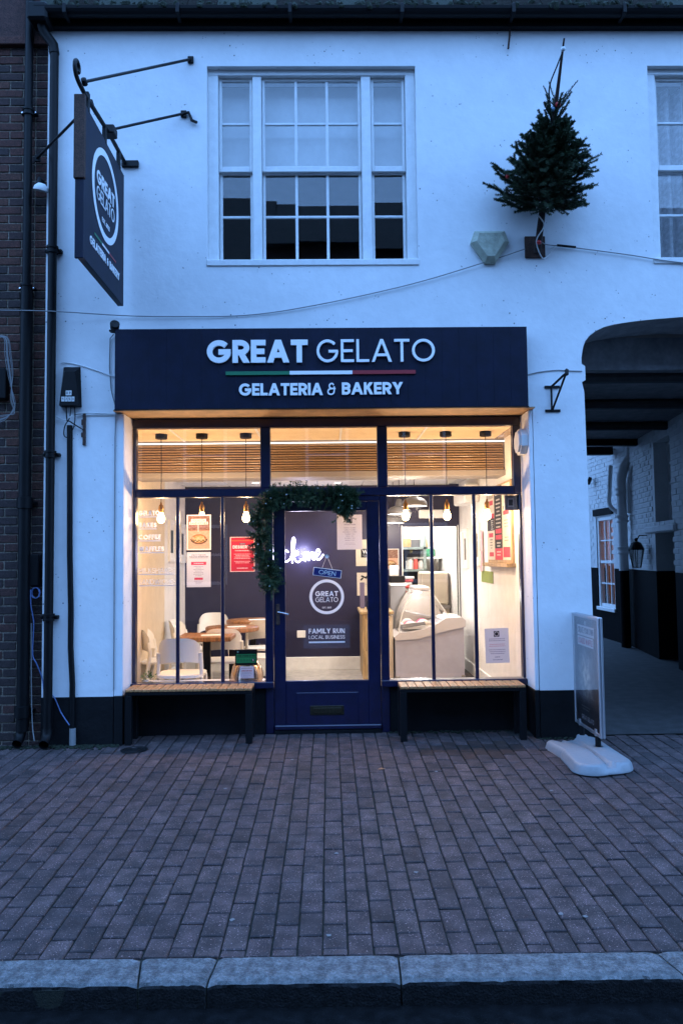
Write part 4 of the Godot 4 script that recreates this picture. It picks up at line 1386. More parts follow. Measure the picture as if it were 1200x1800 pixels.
	part("span", b, M.cable_grey, cb)
	b = MB.new()
	b.tube([Vector3(1.98, 4.222, 0.026), Vector3(2.14, 4.204, 0.026)], 0.011, 8)
	part("connector", b, M.iron, cb)
	# hairline wires near the fascia
	b = MB.new()
	b.tube(curve([Vector3(-2.25, 3.23, 0.012), Vector3(-2.19, 3.235, 0.008), Vector3(-2.05, 3.20, 0.008), Vector3(-1.93, 3.16, 0.008), Vector3(-1.84, 3.125, 0.012), Vector3(-1.77, 3.115, 0.012)], 5), 0.004, 6)
	single("pillar_wire", b, M.cable_white, "thin white wire sagging across the top of the left pillar", "wire")
	b = MB.new()
	b.tube(curve([Vector3(1.68, 3.095, 0.008), Vector3(1.80, 3.125, 0.006), Vector3(1.95, 3.14, 0.006), Vector3(2.05, 3.135, 0.006), Vector3(2.17, 3.13, 0.006)], 5), 0.004, 6)
	single("arch_wire", b, M.cable_grey, "thin wire along the top of the right pillar beside the arch", "wire")
	b = MB.new()
	b.tube([Vector3(1.62, 6.17, 0.03), Vector3(1.612, 6.07, 0.035), Vector3(1.60, 5.97, 0.03)], 0.009, 6)
	single("eaves_hook", b, M.rust, "rusty hook hanging from the eaves left of the fir tree", "hook")

func curve(p: Array, k: int) -> Array:
	var out := []
	for i in p.size() - 1:
		var a: Vector3 = p[maxi(i - 1, 0)]
		var d: Vector3 = p[mini(i + 2, p.size() - 1)]
		for j in k:
			out.append(p[i].cubic_interpolate(p[i + 1], a, d, float(j) / k))
	out.append(p[p.size() - 1])
	return out

# ------------------------------------------------------------------ projecting sign
func build_hanging_sign() -> void:
	var s := thing("hanging_sign", "navy hanging sign with a white GREAT GELATO ring on an iron bracket", "hanging sign")
	var b := MB.new()
	b.bx(-1.752, -1.703, 3.69, 4.82, 0.09, 1.15, 0.004)
	part("board", b, M.fascia, s)
	b = MB.new()
	b.bx(-1.768, -1.690, 4.25, 4.86, 1.15, 1.185, 0.004)
	part("edge_batten", b, M.rust, s)
	box1("edge_strip", -1.760, -1.698, 3.68, 4.249, 1.151, 1.172, M.fascia, s, 0.004)
	var F := Transform3D(Basis(Vector3(0, 0, -1), Vector3(0, 1, 0), Vector3(1, 0, 0)), Vector3(-1.7025, 3.69, 1.15))
	b = MB.new()
	b.ribbon(arc(0.53, 0.685, 0.325, 0.325, 0, 360, 64), 0.026, F, 0.0, 0.003)
	part("logo_ring", b, M.letter, s)
	lettering(s, "GREAT", F * Transform3D(Basis(), Vector3(0.295, 0.70, 0)), 0.105, 0.47, 0.215, 0.003, M.letter)
	lettering(s, "GELATO", F * Transform3D(Basis(), Vector3(0.295, 0.575, 0)), 0.105, 0.47, 0.105, 0.003, M.letter)
	lettering(s, "EST. 2021", F * Transform3D(Basis(), Vector3(0.43, 0.455, 0)), 0.035, 0.2, 0.17, 0.003, M.letter, false, "small_lettering")
	for k in 3:
		b = MB.new()
		b.prism(pl([0.245 + 0.19 * k, 0.272, 0.435 + 0.19 * k, 0.272, 0.435 + 0.19 * k, 0.288, 0.245 + 0.19 * k, 0.288]), F, 0.0, 0.003)
		part(["green_bar", "white_bar", "red_bar"][k], b, [M.green, M.letter, M.red][k], s)
	lettering(s, "GELATERIA & BAKERY", F * Transform3D(Basis(), Vector3(0.14, 0.165, 0)), 0.062, 0.78, 0.19, 0.003, M.letter, false, "small_lettering")
	# iron bracket: bar, scroll, wall plate, hangers and stays
	b = MB.new()
	var pts := [Vector3(-1.715, 4.965, 0.0), Vector3(-1.715, 4.955, 0.5), Vector3(-1.715, 4.90, 1.1), Vector3(-1.715, 4.905, 1.24)]
	for k in 14:
		var a := -PI / 2 + k * 0.42
		var rr := 0.075 - k * 0.0038
		pts.append(Vector3(-1.715, 4.985 + rr * sin(a), 1.27 + rr * cos(a)))
	b.tube(pts, 0.017, 10, 0.012)
	part("bracket_bar", b, M.iron, s)
	b = MB.new()
	b.bx(-1.745, -1.60, 4.93, 4.985, 0.0, 0.03, 0.004)
	part("wall_plate", b, M.iron, s)
	for z in [0.22, 0.62, 1.05]:
		b = MB.new()
		b.bx(-1.73, -1.70, 4.80, 4.95, z - 0.02, z + 0.02, 0.004)
		part("hanger", b, M.iron, s)
	b = MB.new()
	b.bx(-1.75, -1.66, 4.93, 5.0, 0.45, 0.56, 0.008)
	part("clamp", b, M.iron, s)
	for st in [[Vector3(-1.70, 4.955, 1.17), Vector3(-1.155, 5.885, 0.02)], [Vector3(-1.70, 4.985, 0.5), Vector3(-1.215, 5.40, 0.02)], [Vector3(-1.72, 4.93, 0.95), Vector3(-2.47, 5.02, 0.0)]]:
		b = MB.new()
		b.tube(st, 0.011, 8)
		b.lathe([Vector2(0, -0.03), Vector2(0.02, -0.022), Vector2(0.02, 0.022), Vector2(0, 0.03)], Transform3D(Basis.from_euler(Vector3(1.2, 0, 0)), st[0]), 10)
		b.box(st[1] + Vector3(0, 0.0, -0.008), Vector3(0.05, 0.06, 0.02), 0.004)
		part("stay", b, M.iron, s)
	b = MB.new()
	b.tube([Vector3(-1.215, 5.40, 0.02), Vector3(-1.17, 5.41, 0.02), Vector3(-1.145, 5.34, 0.02), Vector3(-1.10, 5.315, 0.03)], 0.013, 8)
	part("hook", b, M.iron, s)

# ------------------------------------------------------------------ evergreens
func needles(b: MB, a: Vector3, e: Vector3, cnt: int, nl: float, w: float, g: RandomNumberGenerator, c0: Color, c1: Color) -> void:
	var d := (e - a).normalized()
	for k in cnt:
		var t := g.randf()
		var p := a.lerp(e, t)
		var rv := Vector3(g.randfn(), g.randfn(), g.randfn())
		rv = (rv - d * rv.dot(d)).normalized()
		var nd := (rv * 0.85 + d * g.randf_range(0.3, 0.9)).normalized() * nl * g.randf_range(0.7, 1.15)
		var sd := nd.cross(rv.rotated(d, 1.3)).normalized() * w
		b.tint = c0.lerp(c1, g.randf())
		var q := b.v.size()
		var nn := sd.cross(nd).normalized()
		b.vert(p - sd, nn); b.vert(p + sd, nn); b.vert(p + nd, nn)
		b.tri3(q, q + 1, q + 2)

func build_tree() -> void:
	var g := RandomNumberGenerator.new()
	g.seed = 404
	var base := Vector3(1.80, 4.145, 0.05)
	var top := Vector3(1.875, 5.60, 0.70)
	var s := thing("fir_tree", "small bare-topped Christmas fir mounted at a slant on the white wall", "tree")
	var ax := (top - base).normalized()
	var b := MB.new()
	b.bx(1.705, 1.880, 4.118, 4.305, 0.0, 0.022, 0.004)
	part("mounting_board", b, M.rust, s)
	b = MB.new()
	b.tube([base, base.lerp(top, 0.3), base.lerp(top, 0.6)], 0.031, 10, 0.021)
	b.tube([base.lerp(top, 0.6), base.lerp(top, 0.8), top], 0.021, 8, 0.007)
	part("trunk", b, M.bark, s)
	var tw := MB.new()
	tw.tinted = true
	var wood := MB.new()
	var c0 := Color(0.010, 0.024, 0.010)
	var c1 := Color(0.042, 0.078, 0.028)
	var u := ax.cross(Vector3.RIGHT).normalized()
	var r := ax.cross(u).normalized()
	var whorls := 13
	for k in whorls:
		var t := 0.235 + 0.43 * pow(float(k) / (whorls - 1), 1.0)
		var reach: float = lerpf(0.52, 0.20, pow(float(k) / (whorls - 1), 0.9))
		reach = [0.34, 0.42, 0.42, 0.385, 0.345, 0.305, 0.27, 0.24, 0.215, 0.195, 0.18, 0.165, 0.155][k]
		var nb := 12 if k < 7 else (9 if k < 10 else 6)
		for j in nb:
			var a := TAU * (j + 0.5 * (k % 2)) / nb + g.randf_range(-0.25, 0.25)
			var o := base.lerp(top, t + g.randf_range(-0.015, 0.015))
			var lift: float = lerpf(0.12, 1.25, pow(float(k) / (whorls - 1), 0.8)) + g.randf_range(-0.12, 0.12)
			var dir := (u * cos(a) + r * sin(a) + ax * lift).normalized()
			var ln := reach * g.randf_range(0.78, 1.12)
			var e := o + dir * ln
			if e.z < 0.05:
				dir = (dir + Vector3(0, 0, (0.05 - e.z) / ln)).normalized()
				e = o + dir * ln * 0.85
				e.z = maxf(e.z, 0.05)
			var mid := o.lerp(e, 0.5) - ax * ln * 0.07
			e += ax * ln * 0.08
			wood.tube([o, mid, e], 0.006, 5, 0.0025)
			var dens := 1.0 if k < 10 else 0.75
			needles(tw, mid, e, int(330 * ln / 0.4 * dens) + 50, 0.020, 0.0027, g, c0, c1)
			needles(tw, o.lerp(mid, 0.3), mid, int(150 * ln / 0.4 * dens), 0.020, 0.0027, g, c0, c1)
			if k < 10:
				for q in 13:
					var f := 0.18 + 0.76 * q / 12.0 + g.randf_range(-0.04, 0.04)
					var p := o.lerp(mid, f * 2) if f < 0.5 else mid.lerp(e, f * 2 - 1)
					var sd := dir.cross(ax).normalized() * (1.0 if q % 2 else -1.0)
					var td := (dir * 0.75 + sd * 0.8 + ax * g.randf_range(-0.5, 0.6)).normalized()
					var te := p + td * ln * lerpf(0.42, 0.22, f)
					te.z = maxf(te.z, 0.03)
					wood.tube([p, te], 0.003, 4, 0.002)
					needles(tw, p, te, 125, 0.020, 0.0028, g, c0, c1)
	for k in 9:   # stiff leading shoots round the bare tip
		var o := base.lerp(top, 0.60 + 0.016 * k)
		var a := k * 2.4
		var e := o + (u * cos(a) + r * sin(a) + ax * 1.1).normalized() * g.randf_range(0.13, 0.22)
		wood.tube([o, o.lerp(e, 0.5) - ax * 0.02, e], 0.005, 5, 0.003)
		needles(tw, o.lerp(e, 0.2), e, 90, 0.011, 0.0022, g, c0, c1)
	part("branches", wood, M.bark, s)
	var fo := part("foliage", tw, M.needles, s)
	fo.set_meta("kind", "stuff")
	for q in [["bauble", 0.70, Vector3(0.01, 0.0, 0.03), M.bauble_red, 0.021], ["bauble", 0.69, Vector3(-0.03, -0.02, 0.03), M.bauble_blue, 0.019], ["bauble", 0.95, Vector3(0.0, 0, 0.01), M.bauble_white, 0.019], ["bauble", 0.30, Vector3(-0.33, 0.09, 0.10), M.bauble_red, 0.019], ["bauble", 0.06, Vector3(-0.01, -0.03, 0.05), M.bauble_red, 0.019]]:
		b = MB.new()
		var ct: Vector3 = base.lerp(top, q[1]) + q[2]
		var pr := []
		for m in 9: pr.append(Vector2(sin(PI * m / 8.0), -cos(PI * m / 8.0)) * q[4])
		b.lathe(pr, Transform3D(Basis(), ct), 14)
		part(q[0], b, q[3], s)
	b = MB.new()
	b.tube(curve([base.lerp(top, 0.94), base.lerp(top, 0.88) + Vector3(-0.03, 0, 0.02), base.lerp(top, 0.78) + Vector3(-0.075, 0, 0.03), base.lerp(top, 0.69) + Vector3(-0.05, 0, 0.03)], 6), 0.006, 6)
	part("light_flex", b, M.iron, s)
	b = MB.new()
	b.tube(curve([base.lerp(top, 0.25) + Vector3(-0.03, 0, 0.03), base.lerp(top, 0.2) + Vector3(-0.06, 0, 0.03), base.lerp(top, 0.13) + Vector3(0.02, 0, 0.045), base.lerp(top, 0.05) + Vector3(-0.03, 0, 0.05), base + Vector3(0.04, -0.04, 0.0), base + Vector3(0.10, -0.01, -0.03), base + Vector3(0.16, 0.07, -0.03)], 6), 0.005, 6)
	part("light_flex", b, M.cable_white, s)

func build_garland() -> void:
	var g := RandomNumberGenerator.new()
	g.seed = 818
	var s := thing("fir_garland", "artificial fir garland draped round the top left corner of the shop door", "garland")
	var path := curve([Vector3(0.11, 1.945, -0.245), Vector3(0.16, 2.03, -0.24), Vector3(0.13, 2.09, -0.235), Vector3(-0.05, 2.10, -0.23), Vector3(-0.25, 2.115, -0.23), Vector3(-0.42, 2.10, -0.225), Vector3(-0.54, 2.04, -0.22), Vector3(-0.60, 1.90, -0.22), Vector3(-0.605, 1.74, -0.22), Vector3(-0.565, 1.58, -0.22), Vector3(-0.52, 1.42, -0.225), Vector3(-0.50, 1.33, -0.24)], 8)
	var core := MB.new()
	core.tube(path, 0.008, 6)
	core.tube([Vector3(0.13, 2.09, -0.235), Vector3(0.22, 2.09, -0.235)], 0.006, 6)
	part("wire_core", core, M.iron, s)
	var tw := MB.new()
	tw.tinted = true
	var tips := MB.new()
	var c0 := Color(0.014, 0.036, 0.016)
	var c1 := Color(0.06, 0.11, 0.04)
	var spots := path.duplicate()
	for k in 12: spots.append(Vector3(0.12 + 0.011 * k, 2.085 + g.randf_range(-0.02, 0.02), -0.235))
	for i in spots.size():
		var d := Vector3.RIGHT
		if i < path.size() - 1: d = (path[i + 1] - path[i]).normalized()
		for j in 8:
			var o: Vector3 = spots[i] + d * g.randf_range(-0.02, 0.02)
			var rv := Vector3(g.randfn(), g.randfn(), absf(g.randfn()) * 0.8 - 0.15).normalized()
			rv = (rv - d * rv.dot(d) * 0.6).normalized()
			var e := o + rv * g.randf_range(0.065, 0.13)
			e.z = maxf(e.z, -0.262)
			needles(tw, o, e, 70, 0.022, 0.0024, g, c0, c1)
			if g.randf() < 0.045:
				tips.box(e + Vector3(0, 0, 0.012), Vector3(0.012, 0.010, 0.010), 0.003, Basis.from_euler(Vector3(g.randf() * 3, g.randf() * 3, 0)))
	var fo := part("foliage", tw, M.needles, s)
	fo.set_meta("kind", "stuff")
	var tp := part("frosted_tips", tips, M.tip_white, s)
	tp.set_meta("kind", "stuff")

# ------------------------------------------------------------------ benches and pavement sign
func build_benches() -> void:
	var L := thing("slatted_bench", "slatted wooden bench with black steel legs left of the shop door", "bench", Vector3(-1.172, 0, 0), "benches under the shop windows")
	for sx in [-1.0, 1.0]:
		for z in [-0.20, 0.0]:
			box1("leg", sx * 0.495 - 0.027, sx * 0.495 + 0.027, 0.046 - 0.0276 * z, 0.448, z - 0.027, z + 0.027, M.steel_black, L, 0.003)
	var b := MB.new()
	for z in [-0.20, 0.0]:
		b.bx(-0.522, 0.522, 0.448, 0.476, z - 0.027, z + 0.027, 0.003)
	for sx in [-1.0, 1.0]:
		b.bx(sx * 0.495 - 0.0268, sx * 0.495 + 0.0268, 0.4481, 0.4759, -0.173, -0.027)
	part("frame", b, M.steel_black, L)
	b = MB.new()
	b.box(Vector3.ZERO, Vector3(0.0645, 0.020, 0.262), 0.003)
	var sm := b.mesh()
	for k in 15:
		var o := place("slat", sm, M.teak, L)
		o.position = Vector3(-0.486 + 0.0694 * k, 0.4865 + rng.randf_range(-0.0008, 0.0008), -0.10)
		o.rotation = Vector3(0, rng.randf_range(-0.003, 0.003), 0)
	var R := L.duplicate()
	R.name = numbered("slatted_bench")
	add_child(R)
	R.position = Vector3(1.094, -0.004, 0.01)
	R.set_meta("label", "slatted wooden bench with black steel legs between the shop door and the pavement sign")

func build_pavement_sign() -> void:
	var s := thing("pavement_sign", "aluminium-framed pavement sign on a grey moulded base by the right pillar", "pavement sign", Vector3(1.95, 0.028, 0.52))
	# moulded water-filled base: two lobes and a saddle between them
	var dist := func(p: Vector2) -> float:
		var cap := func(a: Vector2, e: Vector2, r0: float, r1: float) -> float:
			var t := clampf((p - a).dot(e - a) / (e - a).length_squared(), 0, 1)
			return p.distance_to(a.lerp(e, t)) - lerpf(r0, r1, t)
		var dA: float = minf(cap.call(Vector2(-0.20, -0.22), Vector2(-0.10, 0.08), 0.055, 0.11), cap.call(Vector2(-0.10, 0.08), Vector2(-0.11, 0.40), 0.12, 0.13))
		var dB: float = cap.call(Vector2(0.10, -0.30), Vector2(0.10, 0.34), 0.09, 0.11)
		var dC: float = cap.call(Vector2(0.03, -0.22), Vector2(0.02, 0.34), 0.16, 0.15)
		var k := 0.05
		var hh := clampf(0.5 + 0.5 * (dB - dA) / k, 0, 1)
		var d := lerpf(dB, dA, hh) - k * hh * (1 - hh)
		hh = clampf(0.5 + 0.5 * (dC - d) / k, 0, 1)
		return lerpf(dC, d, hh) - k * hh * (1 - hh)
	var lobe := func(p: Vector2) -> float:
		var seg := func(a: Vector2, e: Vector2) -> float: return p.distance_to(Geometry2D.get_closest_point_to_segment(p, a, e))
		var d := minf(minf(seg.call(Vector2(-0.20, -0.22), Vector2(-0.11, 0.08)), seg.call(Vector2(-0.11, 0.08), Vector2(-0.12, 0.42))), seg.call(Vector2(0.12, -0.30), Vector2(0.12, 0.36)))
		return smoothstep(0.118, 0.098, d)
	var b := MB.new()
	var NA := 120
	var NR := 34
	var P := []
	for a in NA:
		var dir := Vector2.from_angle(TAU * a / NA)
		var R := 0.02
		while R < 0.8 and dist.call(dir * R + Vector2(0, 0.03)) < 0.0: R += 0.004
		var ray := []
		for k in NR + 1:
			var t := float(k) / NR
			var q: Vector2 = dir * R * t + Vector2(0, 0.03)
			var edge: float = clampf(-dist.call(q) / 0.04, 0, 1)
			var y: float = 0.014 + (0.026 + 0.030 * lobe.call(q)) * sqrt(1 - pow(1 - edge, 2))
			ray.append(Vector3(q.x, y, q.y))
		ray.append(Vector3(ray[NR].x, 0.0, ray[NR].z))
		P.append(ray)
	for a in NA:
		var a2 := (a + 1) % NA
		for k in NR + 1:
			var q := []
			for idx in [[a, k], [a, k + 1], [a2, k + 1], [a2, k]]:
				var w: Vector3 = P[idx[0]][idx[1]]
				# smooth normals by central differences on the moulded surface
				var am: Vector3 = P[(idx[0] - 1 + NA) % NA][idx[1]]
				var ap: Vector3 = P[(idx[0] + 1) % NA][idx[1]]
				var km: Vector3 = P[idx[0]][maxi(idx[1] - 1, 0)]
				var kp: Vector3 = P[idx[0]][mini(idx[1] + 1, NR + 1)]
				var nn := (ap - am).cross(kp - km)
				if nn.y < 0 and idx[1] <= NR: nn = -nn
				if idx[1] == 0 or nn.length() < 1e-9: nn = Vector3.UP
				if idx[1] > NR: nn = Vector3(w.x, 0, w.z)
				q.append(b.vert(w, nn.normalized()))
			b.tri3(q[0], q[2], q[1]); b.tri3(q[0], q[3], q[2])
	var fl := []
	for a in NA: fl.append(P[a][NR + 1])
	b.poly(fl, Vector3.DOWN)
	part("base", b, M.base_plastic, s)
	b = MB.new()
	b.box(Vector3(0.02, 0.040, 0.38), Vector3(0.11, 0.014, 0.035), 0.006)
	part("handle_slot", b, mat("slot", Vector3(0.09, 0.09, 0.10), 0.7), s)
	for z in [-0.40, -0.02]:
		b = MB.new()
		b.lathe([Vector2(0.05, 0.02), Vector2(0.045, 0.062), Vector2(0.036, 0.070), Vector2(0.02, 0.070)], Transform3D(Basis(), Vector3(0.095, 0, z)), 18)
		part("collar", b, M.base_plastic, s)
		b = MB.new()
		b.tube([Vector3(0.095, 0.06, z), Vector3(0.095, 0.17, z)], 0.022, 12)
		part("spring_post", b, M.steel_black, s)
		b = MB.new()
		b.tube([Vector3(0.095, 0.150, z), Vector3(0.095, 0.20, z)], 0.026, 12)
		part("post_clamp", b, M.aluminium, s)
	var z0 := -0.52
	var z1 := 0.10
	var y0 := 0.150
	var y1 := 1.06
	b = MB.new()
	for q in [[z0, z0 + 0.03], [z1 - 0.03, z1]]:
		b.bx(0.075, 0.093, y0, y1, q[0], q[1], 0.006)
		b.bx(0.097, 0.115, y0, y1, q[0], q[1], 0.006)
	for q in [[y0, y0 + 0.03], [y1 - 0.03, y1]]:
		b.bx(0.0755, 0.0925, q[0], q[1], z0 + 0.03, z1 - 0.03, 0.006)
		b.bx(0.0975, 0.1145, q[0], q[1], z0 + 0.03, z1 - 0.03, 0.006)
	part("frame", b, M.aluminium, s)
	box1("core", 0.084, 0.106, y0 + 0.01, y1 - 0.01, z0 + 0.01, z1 - 0.01, M.aluminium, s)
	var im := new_print(300, 470, Color(0.16, 0.15, 0.16))
	var nz := FastNoiseLite.new()
	nz.seed = 4; nz.frequency = 0.02
	for y in 470:
		for x in 300:
			var t := nz.get_noise_2d(x, y) * 0.5 + 0.5
			var warm := clampf((x - 120) / 200.0, 0, 1)
			var base_c := Color(0.36, 0.37, 0.40).lerp(Color(0.50, 0.40, 0.32), warm * 0.8)
			var d := Vector2((x - 140) / 95.0, (y - 250) / 110.0).length()
			base_c = base_c.lerp(Color(0.88, 0.84, 0.76), clampf(1.25 - d, 0, 1) * (0.35 + 0.65 * t))
			if y > 340: base_c = base_c.lerp(Color(0.17, 0.16, 0.17), clampf((y - 330) / 60.0, 0, 1) * 0.85)
			im.set_pixel(x, y, base_c * (1.0 + 0.35 * t))
	im.fill_rect(Rect2i(48, 38, 206, 44), Color(0.86, 0.85, 0.85))
	im.fill_rect(Rect2i(48, 86, 196, 40), Color(0.86, 0.85, 0.85))
	print_text(im, "CREATE YOUR OWN", 151, 46, 26, 190, 0.14, Color(0.25, 0.24, 0.28))
	print_text(im, "LOADED WAFFLE", 146, 93, 25, 178, 0.14, Color(0.70, 0.22, 0.30))
	im.fill_rect(Rect2i(140, 18, 6, 18), Color(0.8, 0.8, 0.8))
	im.fill_rect(Rect2i(154, 18, 6, 18), Color(0.8, 0.8, 0.8))
	print_text(im, "GREAT GELATO", 150, 425, 20, 150, 0.17, Color(0.75, 0.74, 0.75))
	print_lines(im, 130, 385, [110, 80], 12, 4, Color(0.5, 0.5, 0.5))
	var pm := paper("stand_poster", im, 0.35)
	for side in 2:
		b = MB.new()
		if side == 0: b.card(Vector3(0.0825, y0 + 0.02, z0 + 0.02), Vector3(0, 0, z1 - z0 - 0.04), Vector3(0, y1 - y0 - 0.04, 0), Vector3.LEFT)
		else: b.card(Vector3(0.1075, y0 + 0.02, z1 - 0.02), Vector3(0, 0, z0 - z1 + 0.04), Vector3(0, y1 - y0 - 0.04, 0), Vector3.RIGHT)
		part("poster", b, pm, s)
	b = MB.new()
	b.bx(0.0785, 0.0795, y0 + 0.025, y1 - 0.025, z0 + 0.025, z1 - 0.025)
	part("cover_sheet", b, M.glass, s)

# ------------------------------------------------------------------ inside the shop
func make_chair(label: String) -> Node3D:   # white moulded plastic chair, faces +z
	var c := thing("plastic_chair", label, "chair", Vector3.ZERO, "white plastic chairs in the shop")
	var b := MB.new()
	var pr := PackedVector2Array()
	for k in 24:
		var a := TAU * k / 24
		var q := Vector2(cos(a), sin(a))
		pr.append(Vector2(signf(q.x) * pow(absf(q.x), 0.45) * 0.215, signf(q.y) * pow(absf(q.y), 0.5) * 0.215))
	b.prism(pr, Transform3D(Basis.from_euler(Vector3(PI / 2, 0, 0)), Vector3(0, 0.44, 0)), -0.022, 0.0)
	part("seat", b, M.white_plastic, c)
	b = MB.new()   # wrap-round back rest
	var N := 18
	for pass_i in 2:
		var rr: float = 0.225 if pass_i == 0 else 0.212
		for k in N:
			for j in 6:
				var q := []
				for s in [[k, j], [k + 1, j], [k + 1, j + 1], [k, j + 1]]:
					var t: float = lerpf(-1.0, 1.0, float(s[0]) / N)
					var a := t * 1.05
					var lowy: float = 0.585 - 0.03 * t * t
					var highy: float = 0.80 - 0.09 * pow(absf(t), 4.0)
					var y: float = lerpf(lowy, highy, s[1] / 6.0)
					var lean := (y - 0.44) * 0.16
					q.append(Vector3(rr * sin(a) * 0.98, y, -rr * cos(a) * 0.92 - lean + 0.02))
				b.quad(q[0], q[1], q[2], q[3], Vector3(0, 0, -1) if pass_i == 0 else Vector3(0, 0, 1))
	part("backrest", b, M.white_plastic, c)
	for s in [-1.0, 1.0]:
		b = MB.new()
		b.tube([Vector3(s * 0.19, 0.66, -0.125), Vector3(s * 0.195, 0.55, -0.105), Vector3(s * 0.20, 0.44, -0.12), Vector3(s * 0.225, 0.0, -0.21)], 0.021, 8, 0.017)
		part("leg", b, M.white_plastic, c)
		b = MB.new()
		b.tube([Vector3(s * 0.185, 0.43, 0.17), Vector3(s * 0.21, 0.0, 0.20)], 0.021, 8, 0.016)
		part("leg", b, M.white_plastic, c)
	return c

func table(label: String, at: Vector3, round_top: bool, rad: float) -> void:
	var t := thing("cafe_table", label, "table", at)
	var b := MB.new()
	if round_top:
		b.lathe([Vector2(0, 0.70), Vector2(rad - 0.008, 0.70), Vector2(rad, 0.706), Vector2(rad, 0.742), Vector2(rad - 0.006, 0.75), Vector2(0, 0.75)], Transform3D(), 40)
	else:
		b.bx(-rad, rad, 0.705, 0.75, -rad * 0.9, rad * 0.9, 0.005)
	part("top", b, M.table_wood, t)
	b = MB.new()
	b.bx(-0.035, 0.035, 0.02, 0.705, -0.035, 0.035, 0.004)
	part("column", b, M.steel_black, t)
	b = MB.new()
	b.bx(-0.2, 0.2, 0.0, 0.02, -0.2, 0.2, 0.005)
	part("foot", b, M.steel_black, t)
	b = MB.new()
	b.bx(-0.10, 0.11, 0.0, 0.0025, -0.08, 0.07)
	var o := single("table_menu", b, M.paper_edge, "white menu sheet lying on the " + label.split(" ", true, 2)[0] + " " + label.split(" ", true, 2)[1] + " table", "menu")
	o.position = at + Vector3(0.05, 0.7505, 0.05)
	o.rotation.y = 0.2

func pendant_bulb(x: float, label: String) -> void:
	var p := thing("pendant_bulb", label, "pendant light", Vector3(x, 2.747, -0.8), "bare bulbs behind the shop window")
	var b := MB.new()
	b.lathe([Vector2(0, -0.045), Vector2(0.05, -0.045), Vector2(0.056, -0.04), Vector2(0.056, 0.0), Vector2(0, 0.0)], Transform3D(), 24)
	part("ceiling_rose", b, M.steel_black, p)
	b = MB.new()
	b.tube([Vector3(0, -0.04, 0), Vector3(0.002, -0.35, 0), Vector3(0, -0.655, 0)], 0.0035, 6)
	part("flex", b, M.steel_black, p)
	b = MB.new()
	b.lathe([Vector2(0, -0.64), Vector2(0.008, -0.645), Vector2(0.010, -0.665), Vector2(0.020, -0.675), Vector2(0.024, -0.69), Vector2(0.024, -0.735), Vector2(0.021, -0.742), Vector2(0, -0.742)], Transform3D(), 18)
	part("lamp_holder", b, M.brass, p)
	b = MB.new()
	b.lathe([Vector2(0, -0.843), Vector2(0.017, -0.839), Vector2(0.030, -0.826), Vector2(0.036, -0.806), Vector2(0.034, -0.788), Vector2(0.024, -0.765), Vector2(0.018, -0.742), Vector2(0, -0.742)], Transform3D(), 20)
	part("bulb", b, M.bulb, p)
	lamp(p, Vector3(0, -0.80, 0), Vector3(1.0, 0.67, 0.39), 0.104, 0.035)

